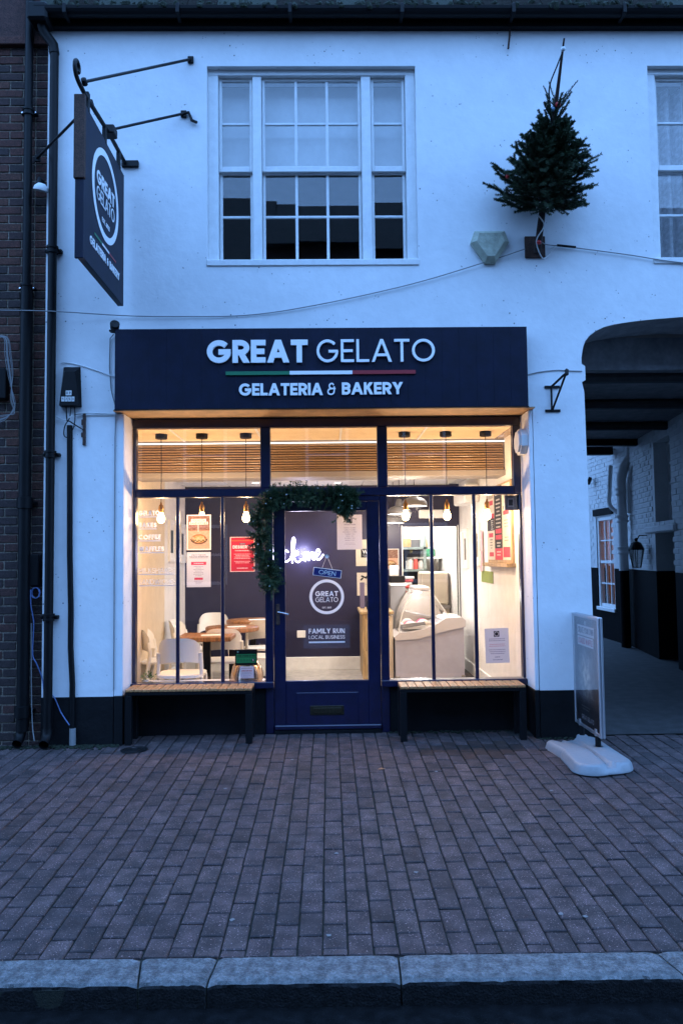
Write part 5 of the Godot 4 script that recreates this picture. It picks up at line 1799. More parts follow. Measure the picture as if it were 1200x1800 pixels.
func build_interior() -> void:
	var fl := 0.05
	# tables and chairs
	table("small square table behind the left window nearest the glass", Vector3(-1.24, fl, -1.38), false, 0.27)
	table("front round table with a thick wooden top behind the left window", Vector3(-1.10, fl, -2.3), true, 0.30)
	table("rear round table by the navy back wall", Vector3(-0.96, fl, -3.25), true, 0.33)
	var spots := [
		[-1.38, -0.80, 180.0, "white plastic chair with its back to the left shop window"],
		[-1.66, -2.75, 80.0, "white plastic chair side-on beside the left side wall"],
		[-1.50, -3.62, 10.0, "white plastic chair in the far left corner of the shop"],
		[-1.76, -1.75, 95.0, "white plastic chair at the left edge of the shop window"],
		[-0.74, -1.98, -100.0, "white plastic chair behind the green hygiene sticker"],
		[-1.12, -1.72, 185.0, "white plastic chair between the square table and the front round table"],
		[-0.80, -2.78, -170.0, "white plastic chair in front of the rear round table"]]
	var proto: Node3D
	for k in spots.size():
		var q: Array = spots[k]
		var c: Node3D
		if k == 0:
			c = make_chair(q[3]); proto = c
		else:
			c = proto.duplicate(); c.name = numbered("plastic_chair"); add_child(c); c.set_meta("label", q[3])
		c.position = Vector3(q[0], fl, q[1])
		c.rotation_degrees.y = q[2]
	# bulbs in the window
	var bx := [[-1.578, "bare glowing bulb pendant farthest left in the shop window"], [-1.195, "bare glowing bulb pendant above the sandwich poster"], [-0.78, "bare glowing bulb pendant just left of the garland"], [0.725, "bare glowing bulb pendant just right of the shop door"], [1.117, "bare glowing bulb pendant in the middle of the right window"], [1.497, "bare glowing bulb pendant in front of the menu board"]]
	for q in bx: pendant_bulb(q[0], q[1])
	# ceiling downlights at the back
	for q in [[-0.95, -2.75], [0.12, -2.75], [1.2, -2.45], [-0.95, -3.55], [0.12, -3.65]]:
		var d := thing("downlight", "round recessed ceiling downlight in the tiled shop ceiling", "downlight", Vector3(q[0], 2.541, q[1]), "downlights in the shop ceiling")
		var b := MB.new()
		b.lathe([Vector2(0.045, -0.002), Vector2(0.058, -0.004), Vector2(0.06, 0.0)], Transform3D(), 20)
		part("bezel", b, M.moon_white, d)
		b = MB.new()
		b.lathe([Vector2(0, -0.001), Vector2(0.045, -0.001)], Transform3D(), 20)
		part("lens", b, M.lamp_glow, d)
		var sp := SpotLight3D.new()
		sp.name = "light"
		sp.light_color = col(Vector3(1.0, 0.94, 0.87))
		sp.light_energy = 0.28
		sp.light_size = 0.04
		sp.spot_range = 8.0
		sp.spot_angle = 62.0
		sp.spot_attenuation = 2.0
		sp.shadow_enabled = true
		d.add_child(sp)
		sp.position = Vector3(0, -0.02, 0)
		sp.rotation_degrees.x = -90
	# barn pendants over the counter
	var pl3 := [[0.98, 2.14, -2.35, "largest"], [0.86, 2.08, -2.95, "middle"], [0.84, 2.0, -3.6, "farthest"]]
	for q in pl3:
		var d := thing("barn_pendant", q[3] + " grey barn pendant lamp of the row above the gelato counter", "pendant lamp", Vector3(q[0], q[1], q[2]), "barn lamps over the counter")
		var b := MB.new()
		b.lathe([Vector2(0.145, 0.0), Vector2(0.148, 0.012), Vector2(0.14, 0.05), Vector2(0.11, 0.085), Vector2(0.05, 0.105), Vector2(0.042, 0.15), Vector2(0.03, 0.185), Vector2(0.0, 0.19)], Transform3D(), 28)
		part("shade", b, M.lamp_grey, d)
		b = MB.new()
		b.tube([Vector3(0, 0.185, 0), Vector3(0, 2.54 - q[1], 0)], 0.004, 6)
		part("flex", b, M.steel_black, d)
		b = MB.new()
		b.lathe([Vector2(0, 0.006), Vector2(0.125, 0.006), Vector2(0.136, 0.012)], Transform3D(), 28)
		part("diffuser", b, M.lamp_glow, d)
		lamp(d, Vector3(0, -0.03, 0), Vector3(1.0, 0.86, 0.7), 0.10, 0.10)
	# neon sign on the navy wall
	var nn := thing("neon_sign", "white handwritten neon sign glowing on the navy back wall", "neon sign", Vector3(-0.878, 1.49, -4.03))
	var strokes_n := [
		[[0.34, 0.13], [0.295, 0.15], [0.268, 0.08], [0.27, 0.02], [0.34, 0.03], [0.39, 0.10], [0.43, 0.24], [0.42, 0.30], [0.395, 0.26], [0.395, 0.10], [0.395, 0.0]],
		[[0.40, 0.07], [0.45, 0.14], [0.475, 0.11], [0.42, 0.07], [0.47, 0.01], [0.53, 0.05]],
		[[0.555, 0.03], [0.575, 0.13], [0.58, 0.02], [0.60, 0.11], [0.63, 0.12], [0.635, 0.03], [0.655, 0.11], [0.69, 0.12], [0.695, 0.04], [0.73, 0.06], [0.785, 0.12], [0.765, 0.16], [0.735, 0.12], [0.74, 0.05], [0.78, 0.04], [0.84, 0.10]]]
	for st in strokes_n:
		var pts := []
		for q in st: pts.append(Vector3(q[0] * 0.95, q[1] * 1.15, 0.0))
		var b := MB.new()
		b.tube(curve(pts, 5), 0.0085, 8)
		part("tube", b, M.neon, nn)
	lamp(nn, Vector3(0.52, 0.14, 0.10), Vector3(0.72, 0.70, 1.0), 0.075, 0.10)
	# power sockets plate, wifi and camera notices on the back wall
	var b := MB.new()
	b.bx(-0.447, -0.333, 0.485, 0.58, -4.05, -4.04, 0.003)
	single("wall_socket", b, M.moon_white, "white double wall socket low on the navy back wall", "socket")
	var im := new_print(150, 200, Color(0.88, 0.84, 0.76))
	im.fill_rect(Rect2i(40, 70, 108, 66), Color(0.14, 0.13, 0.17))
	print_text(im, "WIFI", 94, 76, 30, 84, 0.2, Color(0.95, 0.95, 0.95))
	print_lines(im, 94, 116, [80, 60], 8, 3, Color(0.8, 0.8, 0.8))
	sheet("wifi_notice", 0.36, 0.62, 1.44, 1.80, -4.045, paper("wifi", im), "cream WIFI notice on the navy back wall seen through the door", "notice")
	im = new_print(150, 200, Color(0.88, 0.84, 0.78))
	for q in [[40, 30, 74, 46], [74, 46, 82, 34], [46, 50, 34, 62]]: dab(im, Vector2(q[0], q[1]), Vector2(q[2], q[3]), 7, Color(0.15, 0.14, 0.16))
	print_lines(im, 80, 90, [90, 96, 70], 12, 4, Color(0.6, 0.55, 0.55))
	sheet("camera_notice", 0.37, 0.62, 1.04, 1.35, -4.045, paper("cctv", im), "cream notice with a camera symbol below the WIFI notice", "notice")
	im = food_print(190, 270, false)
	sheet("wall_poster", 0.70, 0.945, 1.39, 1.67, -4.045, paper("wall_poster", im), "small food poster on the navy wall beside the store doorway", "poster")
	b = MB.new()
	b.bx(1.222, 1.556, 2.08, 2.195, -4.05, -3.98, 0.01)
	single("emergency_light", b, M.moon_white, "white emergency light box above the store doorway", "emergency light")
	b = MB.new()
	b.bx(1.60, 1.78, 2.20, 2.42, -3.4, -2.6, 0.02)
	single("air_conditioner", b, M.moon_white, "white air conditioner high on the right shop wall", "air conditioner")
	# framed pictures on the side walls
	var fi := 0
	for q in [[-1.955, -3.11, 1.79, 1.0, "framed picture nearest the window on the white left wall"], [-1.955, -3.80, 1.77, 1.0, "framed picture nearest the back on the white left wall"], [1.78, -3.56, 1.66, -1.0, "framed picture nearest the back on the right wall"], [1.78, -2.76, 1.70, -1.0, "pale framed picture left of the menu board on the right wall"]]:
		var p := thing("framed_picture", q[4], "picture", Vector3(q[0], q[2], q[1]), "framed pictures in the shop")
		b = MB.new()
		for e in [-1.0, 1.0]:
			b.bx(0.0, q[3] * 0.028, -0.255, 0.255, e * 0.16 - 0.02, e * 0.16 + 0.02)
			b.bx(0.0, q[3] * 0.028, e * 0.235 - 0.02, e * 0.235 + 0.02, -0.14, 0.14)
		part("frame", b, M.moon_white, p)
		b = MB.new()
		b.bx(0.0, q[3] * 0.012, -0.215, 0.215, -0.14, 0.14)
		part("mount", b, M.paper_edge, p)
		b = MB.new()
		b.bx(q[3] * 0.012, q[3] * 0.014, -0.15, 0.13, -0.07, 0.07)
		part("picture", b, mat("art%d" % fi, [Vector3(0.06, 0.13, 0.16), Vector3(0.10, 0.10, 0.16), Vector3(0.2, 0.16, 0.10), Vector3(0.5, 0.42, 0.32)][fi], 0.5, "granite", 3.0), p)
		fi += 1
	build_menu_board()
	build_counter()
	build_store()
	build_window_things()

func food_print(w: int, h: int, titled: bool) -> Image:   # photograph of a filled roll on a board
	var im := new_print(w, h, Color(0.9, 0.88, 0.86))
	var nz := FastNoiseLite.new()
	nz.seed = 15; nz.frequency = 0.03
	var m := int(w * 0.05)
	for y in range(m, h - m):
		for x in range(m, w - m):
			var u := float(x) / w
			var v := float(y) / h
			var t := nz.get_noise_2d(x, y * 2.0)
			var c := Color(0.50, 0.36, 0.30) if v < 0.45 else Color(0.78, 0.60, 0.50)
			c = c.lerp(Color(0.88, 0.76, 0.68), clampf(t + 0.2, 0, 1) * 0.5)
			var d := Vector2((u - 0.5) / 0.30, (v - 0.68) / 0.13).length()
			if d < 1.0:
				c = Color(0.82, 0.66, 0.46).lerp(Color(0.45, 0.25, 0.13), clampf(d * d - 0.2 + t * 0.4, 0, 1))
				if absf(v - 0.70 + 0.05 * sin(u * 30)) < 0.018: c = Color(0.75, 0.7, 0.6)
				if absf(v - 0.735 + 0.02 * sin(u * 40)) < 0.012: c = Color(0.25, 0.28, 0.12)
			elif d < 1.18 and v > 0.68: c = c.darkened(0.55)
			im.set_pixel(x, y, c)
	if titled:
		im.fill_rect(Rect2i(int(w * 0.18), int(h * 0.12), int(w * 0.62), int(h * 0.075)), Color(0.95, 0.93, 0.9))
		im.fill_rect(Rect2i(int(w * 0.10), int(h * 0.20), int(w * 0.78), int(h * 0.08)), Color(0.95, 0.93, 0.9))
		print_text(im, "FOCACCIA", w * 0.49, h * 0.132, h * 0.052, w * 0.52, 0.16, Color(0.62, 0.36, 0.22))
		print_text(im, "SANDWICHES", w * 0.49, h * 0.212, h * 0.055, w * 0.70, 0.16, Color(0.62, 0.36, 0.22))
		im.fill_rect(Rect2i(int(w * 0.46), int(h * 0.28), int(w * 0.03), int(h * 0.2)), Color(0.92, 0.9, 0.86))
	return im

func build_menu_board() -> void:
	var s := thing("menu_board", "three-column pink, charcoal and white menu board on the right shop wall", "menu board", Vector3(1.78, 1.50, -1.48))
	var b := MB.new()
	b.bx(-0.03, 0.0, -0.01, 0.80, -0.56, 0.56, 0.004)
	part("board", b, M.pale_wood, s)
	b = MB.new()
	b.bx(-0.09, 0.0, -0.05, -0.01, -0.60, 0.60, 0.004)
	part("ledge", b, M.pale_wood, s)
	for k in 3:
		var im := new_print(150, 340, [Color(0.92, 0.90, 0.87), Color(0.17, 0.17, 0.21), Color(0.92, 0.90, 0.87)][k])
		var ink := Color(0.25, 0.24, 0.3) if k != 1 else Color(0.9, 0.9, 0.9)
		var pink := Color(0.85, 0.33, 0.42)
		if k == 0:
			im.fill_rect(Rect2i(20, 12, 110, 34), Color(0.75, 0.73, 0.72))
			im.fill_rect(Rect2i(25, 56, 100, 22), pink)
			im.fill_rect(Rect2i(0, 120, 150, 22), pink)
			im.fill_rect(Rect2i(0, 142, 150, 58), Color(0.22, 0.21, 0.26))
			print_lines(im, 100, 150, [50, 44, 46, 30, 50], 10, 5, Color(0.9, 0.9, 0.9))
			im.fill_rect(Rect2i(25, 212, 95, 20), pink)
			print_lines(im, 75, 242, [60, 50, 56, 30], 13, 4, ink)
			im.fill_rect(Rect2i(30, 304, 95, 20), pink)
		elif k == 1:
			im.fill_rect(Rect2i(20, 14, 110, 26), Color(0.85, 0.85, 0.85))
			print_lines(im, 75, 58, [80, 96, 86, 60, 96, 96, 96, 90], 18, 7, Color(0.85, 0.83, 0.83))
			im.fill_rect(Rect2i(15, 196, 120, 22), pink)
			im.fill_rect(Rect2i(15, 224, 120, 22), pink)
			print_lines(im, 75, 258, [80, 60], 14, 7, ink)
			im.fill_rect(Rect2i(0, 286, 150, 54), pink)
			print_lines(im, 75, 300, [80, 70], 14, 6, Color(0.95, 0.9, 0.9))
		else:
			dab(im, Vector2(75, 55), Vector2(75.1, 55), 34, Color(0.17, 0.18, 0.24))
			ring_mark(im, Vector2(75, 55), 26, Color(0.85, 0.85, 0.85), 2)
			print_text(im, "GREAT", 75, 43, 11, 38, 0.2, Color(0.9, 0.9, 0.9))
			print_text(im, "GELATO", 75, 56, 11, 38, 0.12, Color(0.9, 0.9, 0.9))
			im.fill_rect(Rect2i(20, 98, 100, 16), Color(0.2, 0.2, 0.26))
			im.fill_rect(Rect2i(20, 120, 110, 18), pink)
			print_lines(im, 75, 160, [80, 86, 70], 14, 6, Color(0.75, 0.55, 0.6))
			print_lines(im, 75, 236, [70, 76], 14, 6, Color(0.7, 0.6, 0.62))
			im.fill_rect(Rect2i(10, 282, 130, 46), pink)
		var m := paper("menu%d" % k, im)
		b = MB.new()
		b.card(Vector3(-0.032, 0.02, -0.53 + 0.36 * k), Vector3(0, 0, 0.345), Vector3(0, 0.76, 0), Vector3.LEFT)
		part("menu_panel", b, m, s)
	# note and ribbon on the same wall
	b = MB.new()
	b.bx(-0.004, 0.0, -0.065, 0.065, -0.34, 0.30)
	var n := single("green_note", b, mat("note_green", Vector3(0.20, 0.25, 0.05), 0.8), "handwritten green card on the right shop wall below the menu board", "note")
	n.position = Vector3(1.778, 1.325, -2.22)
	b = MB.new()
	for k in 4:
		b.quad(Vector3(0, 0.24 - 0.12 * k, -0.06), Vector3(0, 0.24 - 0.12 * k, 0.05), Vector3(-0.012 * (k % 2), 0.12 - 0.12 * k, 0.06), Vector3(-0.012 * (k % 2), 0.12 - 0.12 * k, -0.04), Vector3.LEFT)
	var rb := single("pink_ribbon", b, mat("ribbon", Vector3(0.62, 0.28, 0.32), 0.7), "pink paper ribbon hanging left of the menu board", "ribbon")
	rb.position = Vector3(1.76, 1.62, -2.45)

func build_counter() -> void:
	# gelato display cabinet: end panel towards the street, curved glass towards the customers on the left
	var s := thing("gelato_cabinet", "white gelato display cabinet with curved glass behind the right window", "display cabinet", Vector3(0, 0.05, 0))
	var E := Transform3D(Basis(), Vector3.ZERO)
	var b := MB.new()
	b.prism(pl([0.80, 0.0, 1.64, 0.0, 1.64, 0.66, 1.34, 0.60, 1.05, 0.52, 0.80, 0.50]), E, -3.68, -3.05)
	part("body", b, M.cabinet, s)
	b = MB.new()
	b.prism(pl([0.78, 0.53, 0.80, 0.49, 1.08, 0.505, 1.36, 0.585, 1.655, 0.645, 1.66, 0.72, 1.62, 0.76, 1.42, 0.755, 1.32, 0.69, 1.15, 0.62, 0.84, 0.575]), E, -3.70, -3.02)
	part("bumper", b, M.cabinet_trim, s)
	for q in [0.80, 1.60]:
		b = MB.new()
		b.bx(q, q + 0.05, 0.0, 0.06, -3.06, -3.03, 0.01)
		part("corner_guard", b, M.grey_trim, s)
	b = MB.new()   # curved glass
	var gl := [Vector2(0.84, 0.58), Vector2(0.855, 0.70), Vector2(0.885, 0.82), Vector2(0.935, 0.94), Vector2(1.0, 1.04), Vector2(1.07, 1.10)]
	for k in gl.size() - 1:
		b.quad(Vector3(gl[k].x, gl[k].y, -3.03), Vector3(gl[k + 1].x, gl[k + 1].y, -3.03), Vector3(gl[k + 1].x, gl[k + 1].y, -3.68), Vector3(gl[k].x, gl[k].y, -3.68), Vector3(-1, 0.5, 0))
	var poly2 := PackedVector2Array(gl)
	poly2.append(Vector2(1.20, 1.10)); poly2.append(Vector2(1.40, 0.76)); poly2.append(Vector2(1.1, 0.62))
	b.prism(poly2, E, -3.036, -3.032)
	part("curved_glass", b, M.glass, s)
	b = MB.new()
	var rim := []
	for q in gl: rim.append(Vector3(q.x, q.y, -3.03))
	b.tube(rim, 0.008, 6)
	b.tube([Vector3(1.235, 1.10, -3.03), Vector3(1.46, 0.765, -3.03)], 0.008, 6)
	part("glass_rim", b, M.moon_white, s)
	b = MB.new()
	var far_end := PackedVector2Array(gl)
	far_end.append(Vector2(1.235, 1.10)); far_end.append(Vector2(1.46, 0.765)); far_end.append(Vector2(1.1, 0.62))
	b.prism(far_end, E, -3.70, -3.685)
	part("far_end_panel", b, mat("case_end", Vector3(0.30, 0.26, 0.22), 0.5), s)
	b = MB.new()
	b.tube([Vector3(0.90, 0.845, -3.06), Vector3(1.37, 0.735, -3.06)], 0.005, 6)
	b.quad(Vector3(0.90, 0.845, -3.06), Vector3(1.37, 0.735, -3.06), Vector3(1.37, 0.735, -3.66), Vector3(0.90, 0.845, -3.66), Vector3.UP)
	part("inner_shelf", b, mat("shelf_tint", Vector3(0.10, 0.11, 0.12), 0.2, "", 1, "", 0, {"alpha": 0.3}), s)
	b = MB.new()
	b.bx(1.04, 1.23, 1.085, 1.14, -3.68, -3.03, 0.015)
	part("top_rail", b, M.cabinet_trim, s)
	b = MB.new()
	b.bx(0.90, 1.36, 0.62, 0.66, -3.66, -3.08)
	part("tray", b, M.moon_white, s)
	b = MB.new()
	b.quad(Vector3(1.235, 1.10, -3.04), Vector3(1.235, 1.10, -3.68), Vector3(1.47, 0.765, -3.68), Vector3(1.47, 0.765, -3.04), Vector3(1, 0.7, 0))
	part("rear_door_glass", b, M.glass, s)
	b = MB.new()
	b.box(Vector3(1.02, 0.675, -3.07), Vector3(0.30, 0.045, 0.012), 0.003, Basis.from_euler(Vector3(-0.3, 0, 0.12)))
	part("label_strip", b, M.lamp_grey, s)
	for q in 4:
		for w in 2:
			b = MB.new()
			b.lathe([Vector2(0.0, 0.05), Vector2(0.04, 0.045), Vector2(0.07, 0.02), Vector2(0.078, 0.0)], Transform3D(Basis(), Vector3(1.0 + 0.19 * w, 0.66, -3.18 - 0.14 * q)), 14)
			part("gelato_tub", b, M[["off_white", "pink_pack", "beige", "moon_white"][(q + 2 * w) % 4]], s)
	b = MB.new()
	b.tube([Vector3(1.12, 1.07, -3.64), Vector3(1.12, 1.07, -3.12)], 0.013, 8)
	part("light_tube", b, M.lamp_glow, s)
	lamp(s, Vector3(1.12, 1.03, -3.4), Vector3(1.0, 0.96, 0.95), 0.05, 0.08)
	# wooden till counter behind the door
	var c := thing("till_counter", "cream counter with a wooden top edge at the right of the shop door", "counter", Vector3(0, 0.05, 0))
	box1("front_panel", 0.40, 0.46, 0.0, 0.80, -4.02, -3.15, M.pale_wood, c, 0.004)
	box1("body", 0.46, 0.78, 0.0, 0.78, -4.02, -3.18, M.beige, c)
	box1("worktop", 0.37, 0.79, 0.80, 0.84, -4.02, -3.13, M.pale_wood, c, 0.006)
	b = MB.new()
	b.bx(-0.03, 0.03, 0.0, 0.34, -0.006, 0.006, 0.004)
	var o := single("card_reader_screen", b, mat("lilac_screen", Vector3(0.13, 0.11, 0.18), 0.3), "tall narrow lilac screen standing on the till counter", "screen")
	o.position = Vector3(0.425, 0.89, -3.7)
	b = MB.new()
	b.bx(-0.08, 0.10, 0.0, 0.12, -0.08, 0.08, 0.01)
	b.bx(-0.06, 0.08, 0.12, 0.15, -0.05, 0.06, 0.008)
	o = single("card_machine", b, M.steel_black, "dark card machine on the wooden till counter", "card machine")
	o.position = Vector3(0.55, 0.89, -3.45)
	var bu := thing("back_unit", "low grey unit with a white top against the navy wall behind the gelato cabinet", "cupboard", Vector3(0, 0.05, 0))
	box1("carcass", 0.80, 1.0, 0.0, 1.13, -4.02, -3.74, M.lamp_grey, bu, 0.004)
	box1("top", 0.795, 1.02, 1.13, 1.165, -4.03, -3.72, M.moon_white, bu, 0.004)
	# boxes on the back unit at the left of the store doorway
	b = MB.new()
	b.bx(-0.09, 0.11, 0.0, 0.09, -0.1, 0.1, 0.008)
	o = single("black_tray_box", b, M.steel_black, "dark box with a white lid on the counter behind the gelato cabinet", "box")
	o.position = Vector3(0.89, 1.2155, -3.87)
	b = MB.new()
	b.bx(-0.06, 0.06, 0.0, 0.14, -0.06, 0.06, 0.006)
	o = single("cream_carton", b, M.off_white, "cream carton standing on the dark box behind the gelato cabinet", "carton")
	o.position = Vector3(0.86, 1.306, -3.87)

func build_store() -> void:
	# the bright store room seen through the doorway
	lamp(self, Vector3(1.25, 2.30, -5.2), Vector3(1.0, 0.95, 0.88), 0.44, 0.15)
	var cl := thing("store_lamp", "bright flat ceiling lamp in the store room", "ceiling lamp", Vector3(1.25, 2.46, -5.2))
	box1("diffuser", -0.25, 0.25, 0.0, 0.03, -0.25, 0.25, M.lamp_glow, cl)
	var r := thing("steel_rack", "grey steel shelving rack in the store room", "shelving", Vector3(0.62, 0.05, -5.55))
	for x in [0.03, 0.36, 0.84]:
		for z in [-0.2, 0.2]:
			box1("upright", x - 0.022, x + 0.022, 0.0, 1.95, z - 0.015, z + 0.015, M.shelf_steel, r)
	box1("back_board", 0.0, 0.88, 0.0, 1.78, -0.235, -0.22, mat("rack_back", Vector3(0.05, 0.05, 0.055), 0.8), r)
	for y in [0.5, 0.90, 1.28, 1.62]:
		box1("shelf", 0.0, 0.88, y, y + 0.035, -0.215, 0.215, M.shelf_steel, r)
	var items := [[0.48, 1.655, 0.30, 0.13, "cardboard", "brown cardboard box on the top shelf of the steel rack", "cardboard_box"], [0.45, 1.785, 0.14, 0.13, "cardboard", "small brown box stacked on top of the steel rack box", "cardboard_box"], [0.12, 1.655, 0.14, 0.12, "cardboard", "brown box at the left end of the top rack shelf", "cardboard_box"], [0.14, 1.315, 0.15, 0.12, "pink_pack", "pink packet on the middle rack shelf", "packet"], [0.62, 1.315, 0.14, 0.15, "off_white", "white tub in the middle of the rack shelf", "tub"], [0.47, 1.315, 0.07, 0.12, "off_white", "small white bottle left of the white tub", "bottle"], [0.78, 1.315, 0.08, 0.13, "moon_white", "white jar right of the white tub", "jar"], [0.70, 1.315, 0.05, 0.15, "red_pack", "red carton behind the white jar", "carton"]]
	for q in items:
		var b := MB.new()
		if q[6] in ["tub", "bottle", "jar"]:
			b.lathe([Vector2(0, 0), Vector2(q[2] * 0.48, 0), Vector2(q[2] * 0.5, 0.01), Vector2(q[2] * 0.5, q[3] * 0.8), Vector2(q[2] * 0.35, q[3] * 0.9), Vector2(q[2] * 0.35, q[3]), Vector2(0, q[3])], Transform3D(), 16)
		else:
			b.bx(-q[2] / 2, q[2] / 2, 0, q[3], -0.1, 0.1, 0.004)
		var o := single(q[6], b, M[q[4]], q[5], q[6].replace("_", " "))
		o.position = Vector3(0.62 + q[0], 0.05 + q[1] + 0.001, -5.45)
	for k in 6:
		var b := MB.new()
		b.box(Vector3(0, 0.022, 0), Vector3(0.17, 0.044, 0.2), 0.012)
		var o := single("bag_of_sugar", b, M.red_pack if k % 2 == 0 else M.off_white, ["lowest red packet", "second white packet", "third red packet", "fourth white packet", "fifth red packet", "topmost white packet"][k] + " of the stack on the low rack shelf", "packet", "packets stacked on the rack")
		o.position = Vector3(0.62 + 0.55 + 0.012 * (k % 3), 0.986 + 0.0455 * k, -5.42)
		o.rotation.y = 0.1 * (k % 3)
	# wall shelf with toolbox, and the beige machine on its stand
	var sh := thing("wall_shelf", "cream wall shelf on curved brackets in the store room", "shelf", Vector3(1.62, 1.52, -5.9))
	box1("board", -0.40, 0.155, 0.0, 0.03, -0.2, 0.2, M.off_white, sh)
	for x in [-0.2, 0.08]:
		var b := MB.new()
		b.prism(pl([0.0, 0.0, -0.2, 0.0, -0.06, -0.12, 0.0, -0.3]), Transform3D(Basis(Vector3(0, 0, -1), Vector3(0, 1, 0), Vector3(1, 0, 0)), Vector3(x, 0.0, -0.29)), -0.015, 0.015)
		part("bracket", b, M.off_white, sh)
	var tb := thing("tool_case", "green tool case with yellow catches on the store room shelf", "tool case", Vector3(1.48, 1.551, -5.9))
	box1("shell", -0.24, 0.2, 0.0, 0.13, -0.12, 0.12, M.green_case, tb, 0.02)
	for x in [-0.19, 0.14]: box1("catch", x - 0.02, x + 0.03, 0.06, 0.11, 0.118, 0.13, M.yellow, tb, 0.004)
	var bm := MB.new()
	bm.bx(-0.12, 0.10, 0, 0.15, -0.1, 0.1, 0.004)
	var bo := single("carton_on_case", bm, M.cardboard, "brown carton on top of the green tool case", "carton")
	bo.position = Vector3(1.46, 1.683, -5.9)
	bm = MB.new()
	bm.bx(-0.10, 0.10, 0, 0.10, -0.09, 0.09, 0.004)
	bo = single("white_carton", bm, M.off_white, "white carton on the brown carton in the store room", "carton")
	bo.position = Vector3(1.46, 1.834, -5.9)
	var mc := thing("beige_machine", "beige boxy machine on a grey stand in the store room", "machine", Vector3(1.62, 0.05, -5.1))
	box1("housing", -0.28, 0.12, 0.80, 1.28, -0.22, 0.2, M.beige, mc, 0.02)
	box1("side_panel", 0.122, 0.145, 0.80, 1.27, -0.2, 0.17, M.grey_trim, mc, 0.01)
	for x in [-0.2, 0.11]: box1("stand_leg", x - 0.03, x + 0.03, 0.0, 0.74, -0.15, 0.15, M.beige, mc)
	box1("stand_top", -0.30, 0.15, 0.74, 0.795, -0.22, 0.22, M.grey_trim, mc)

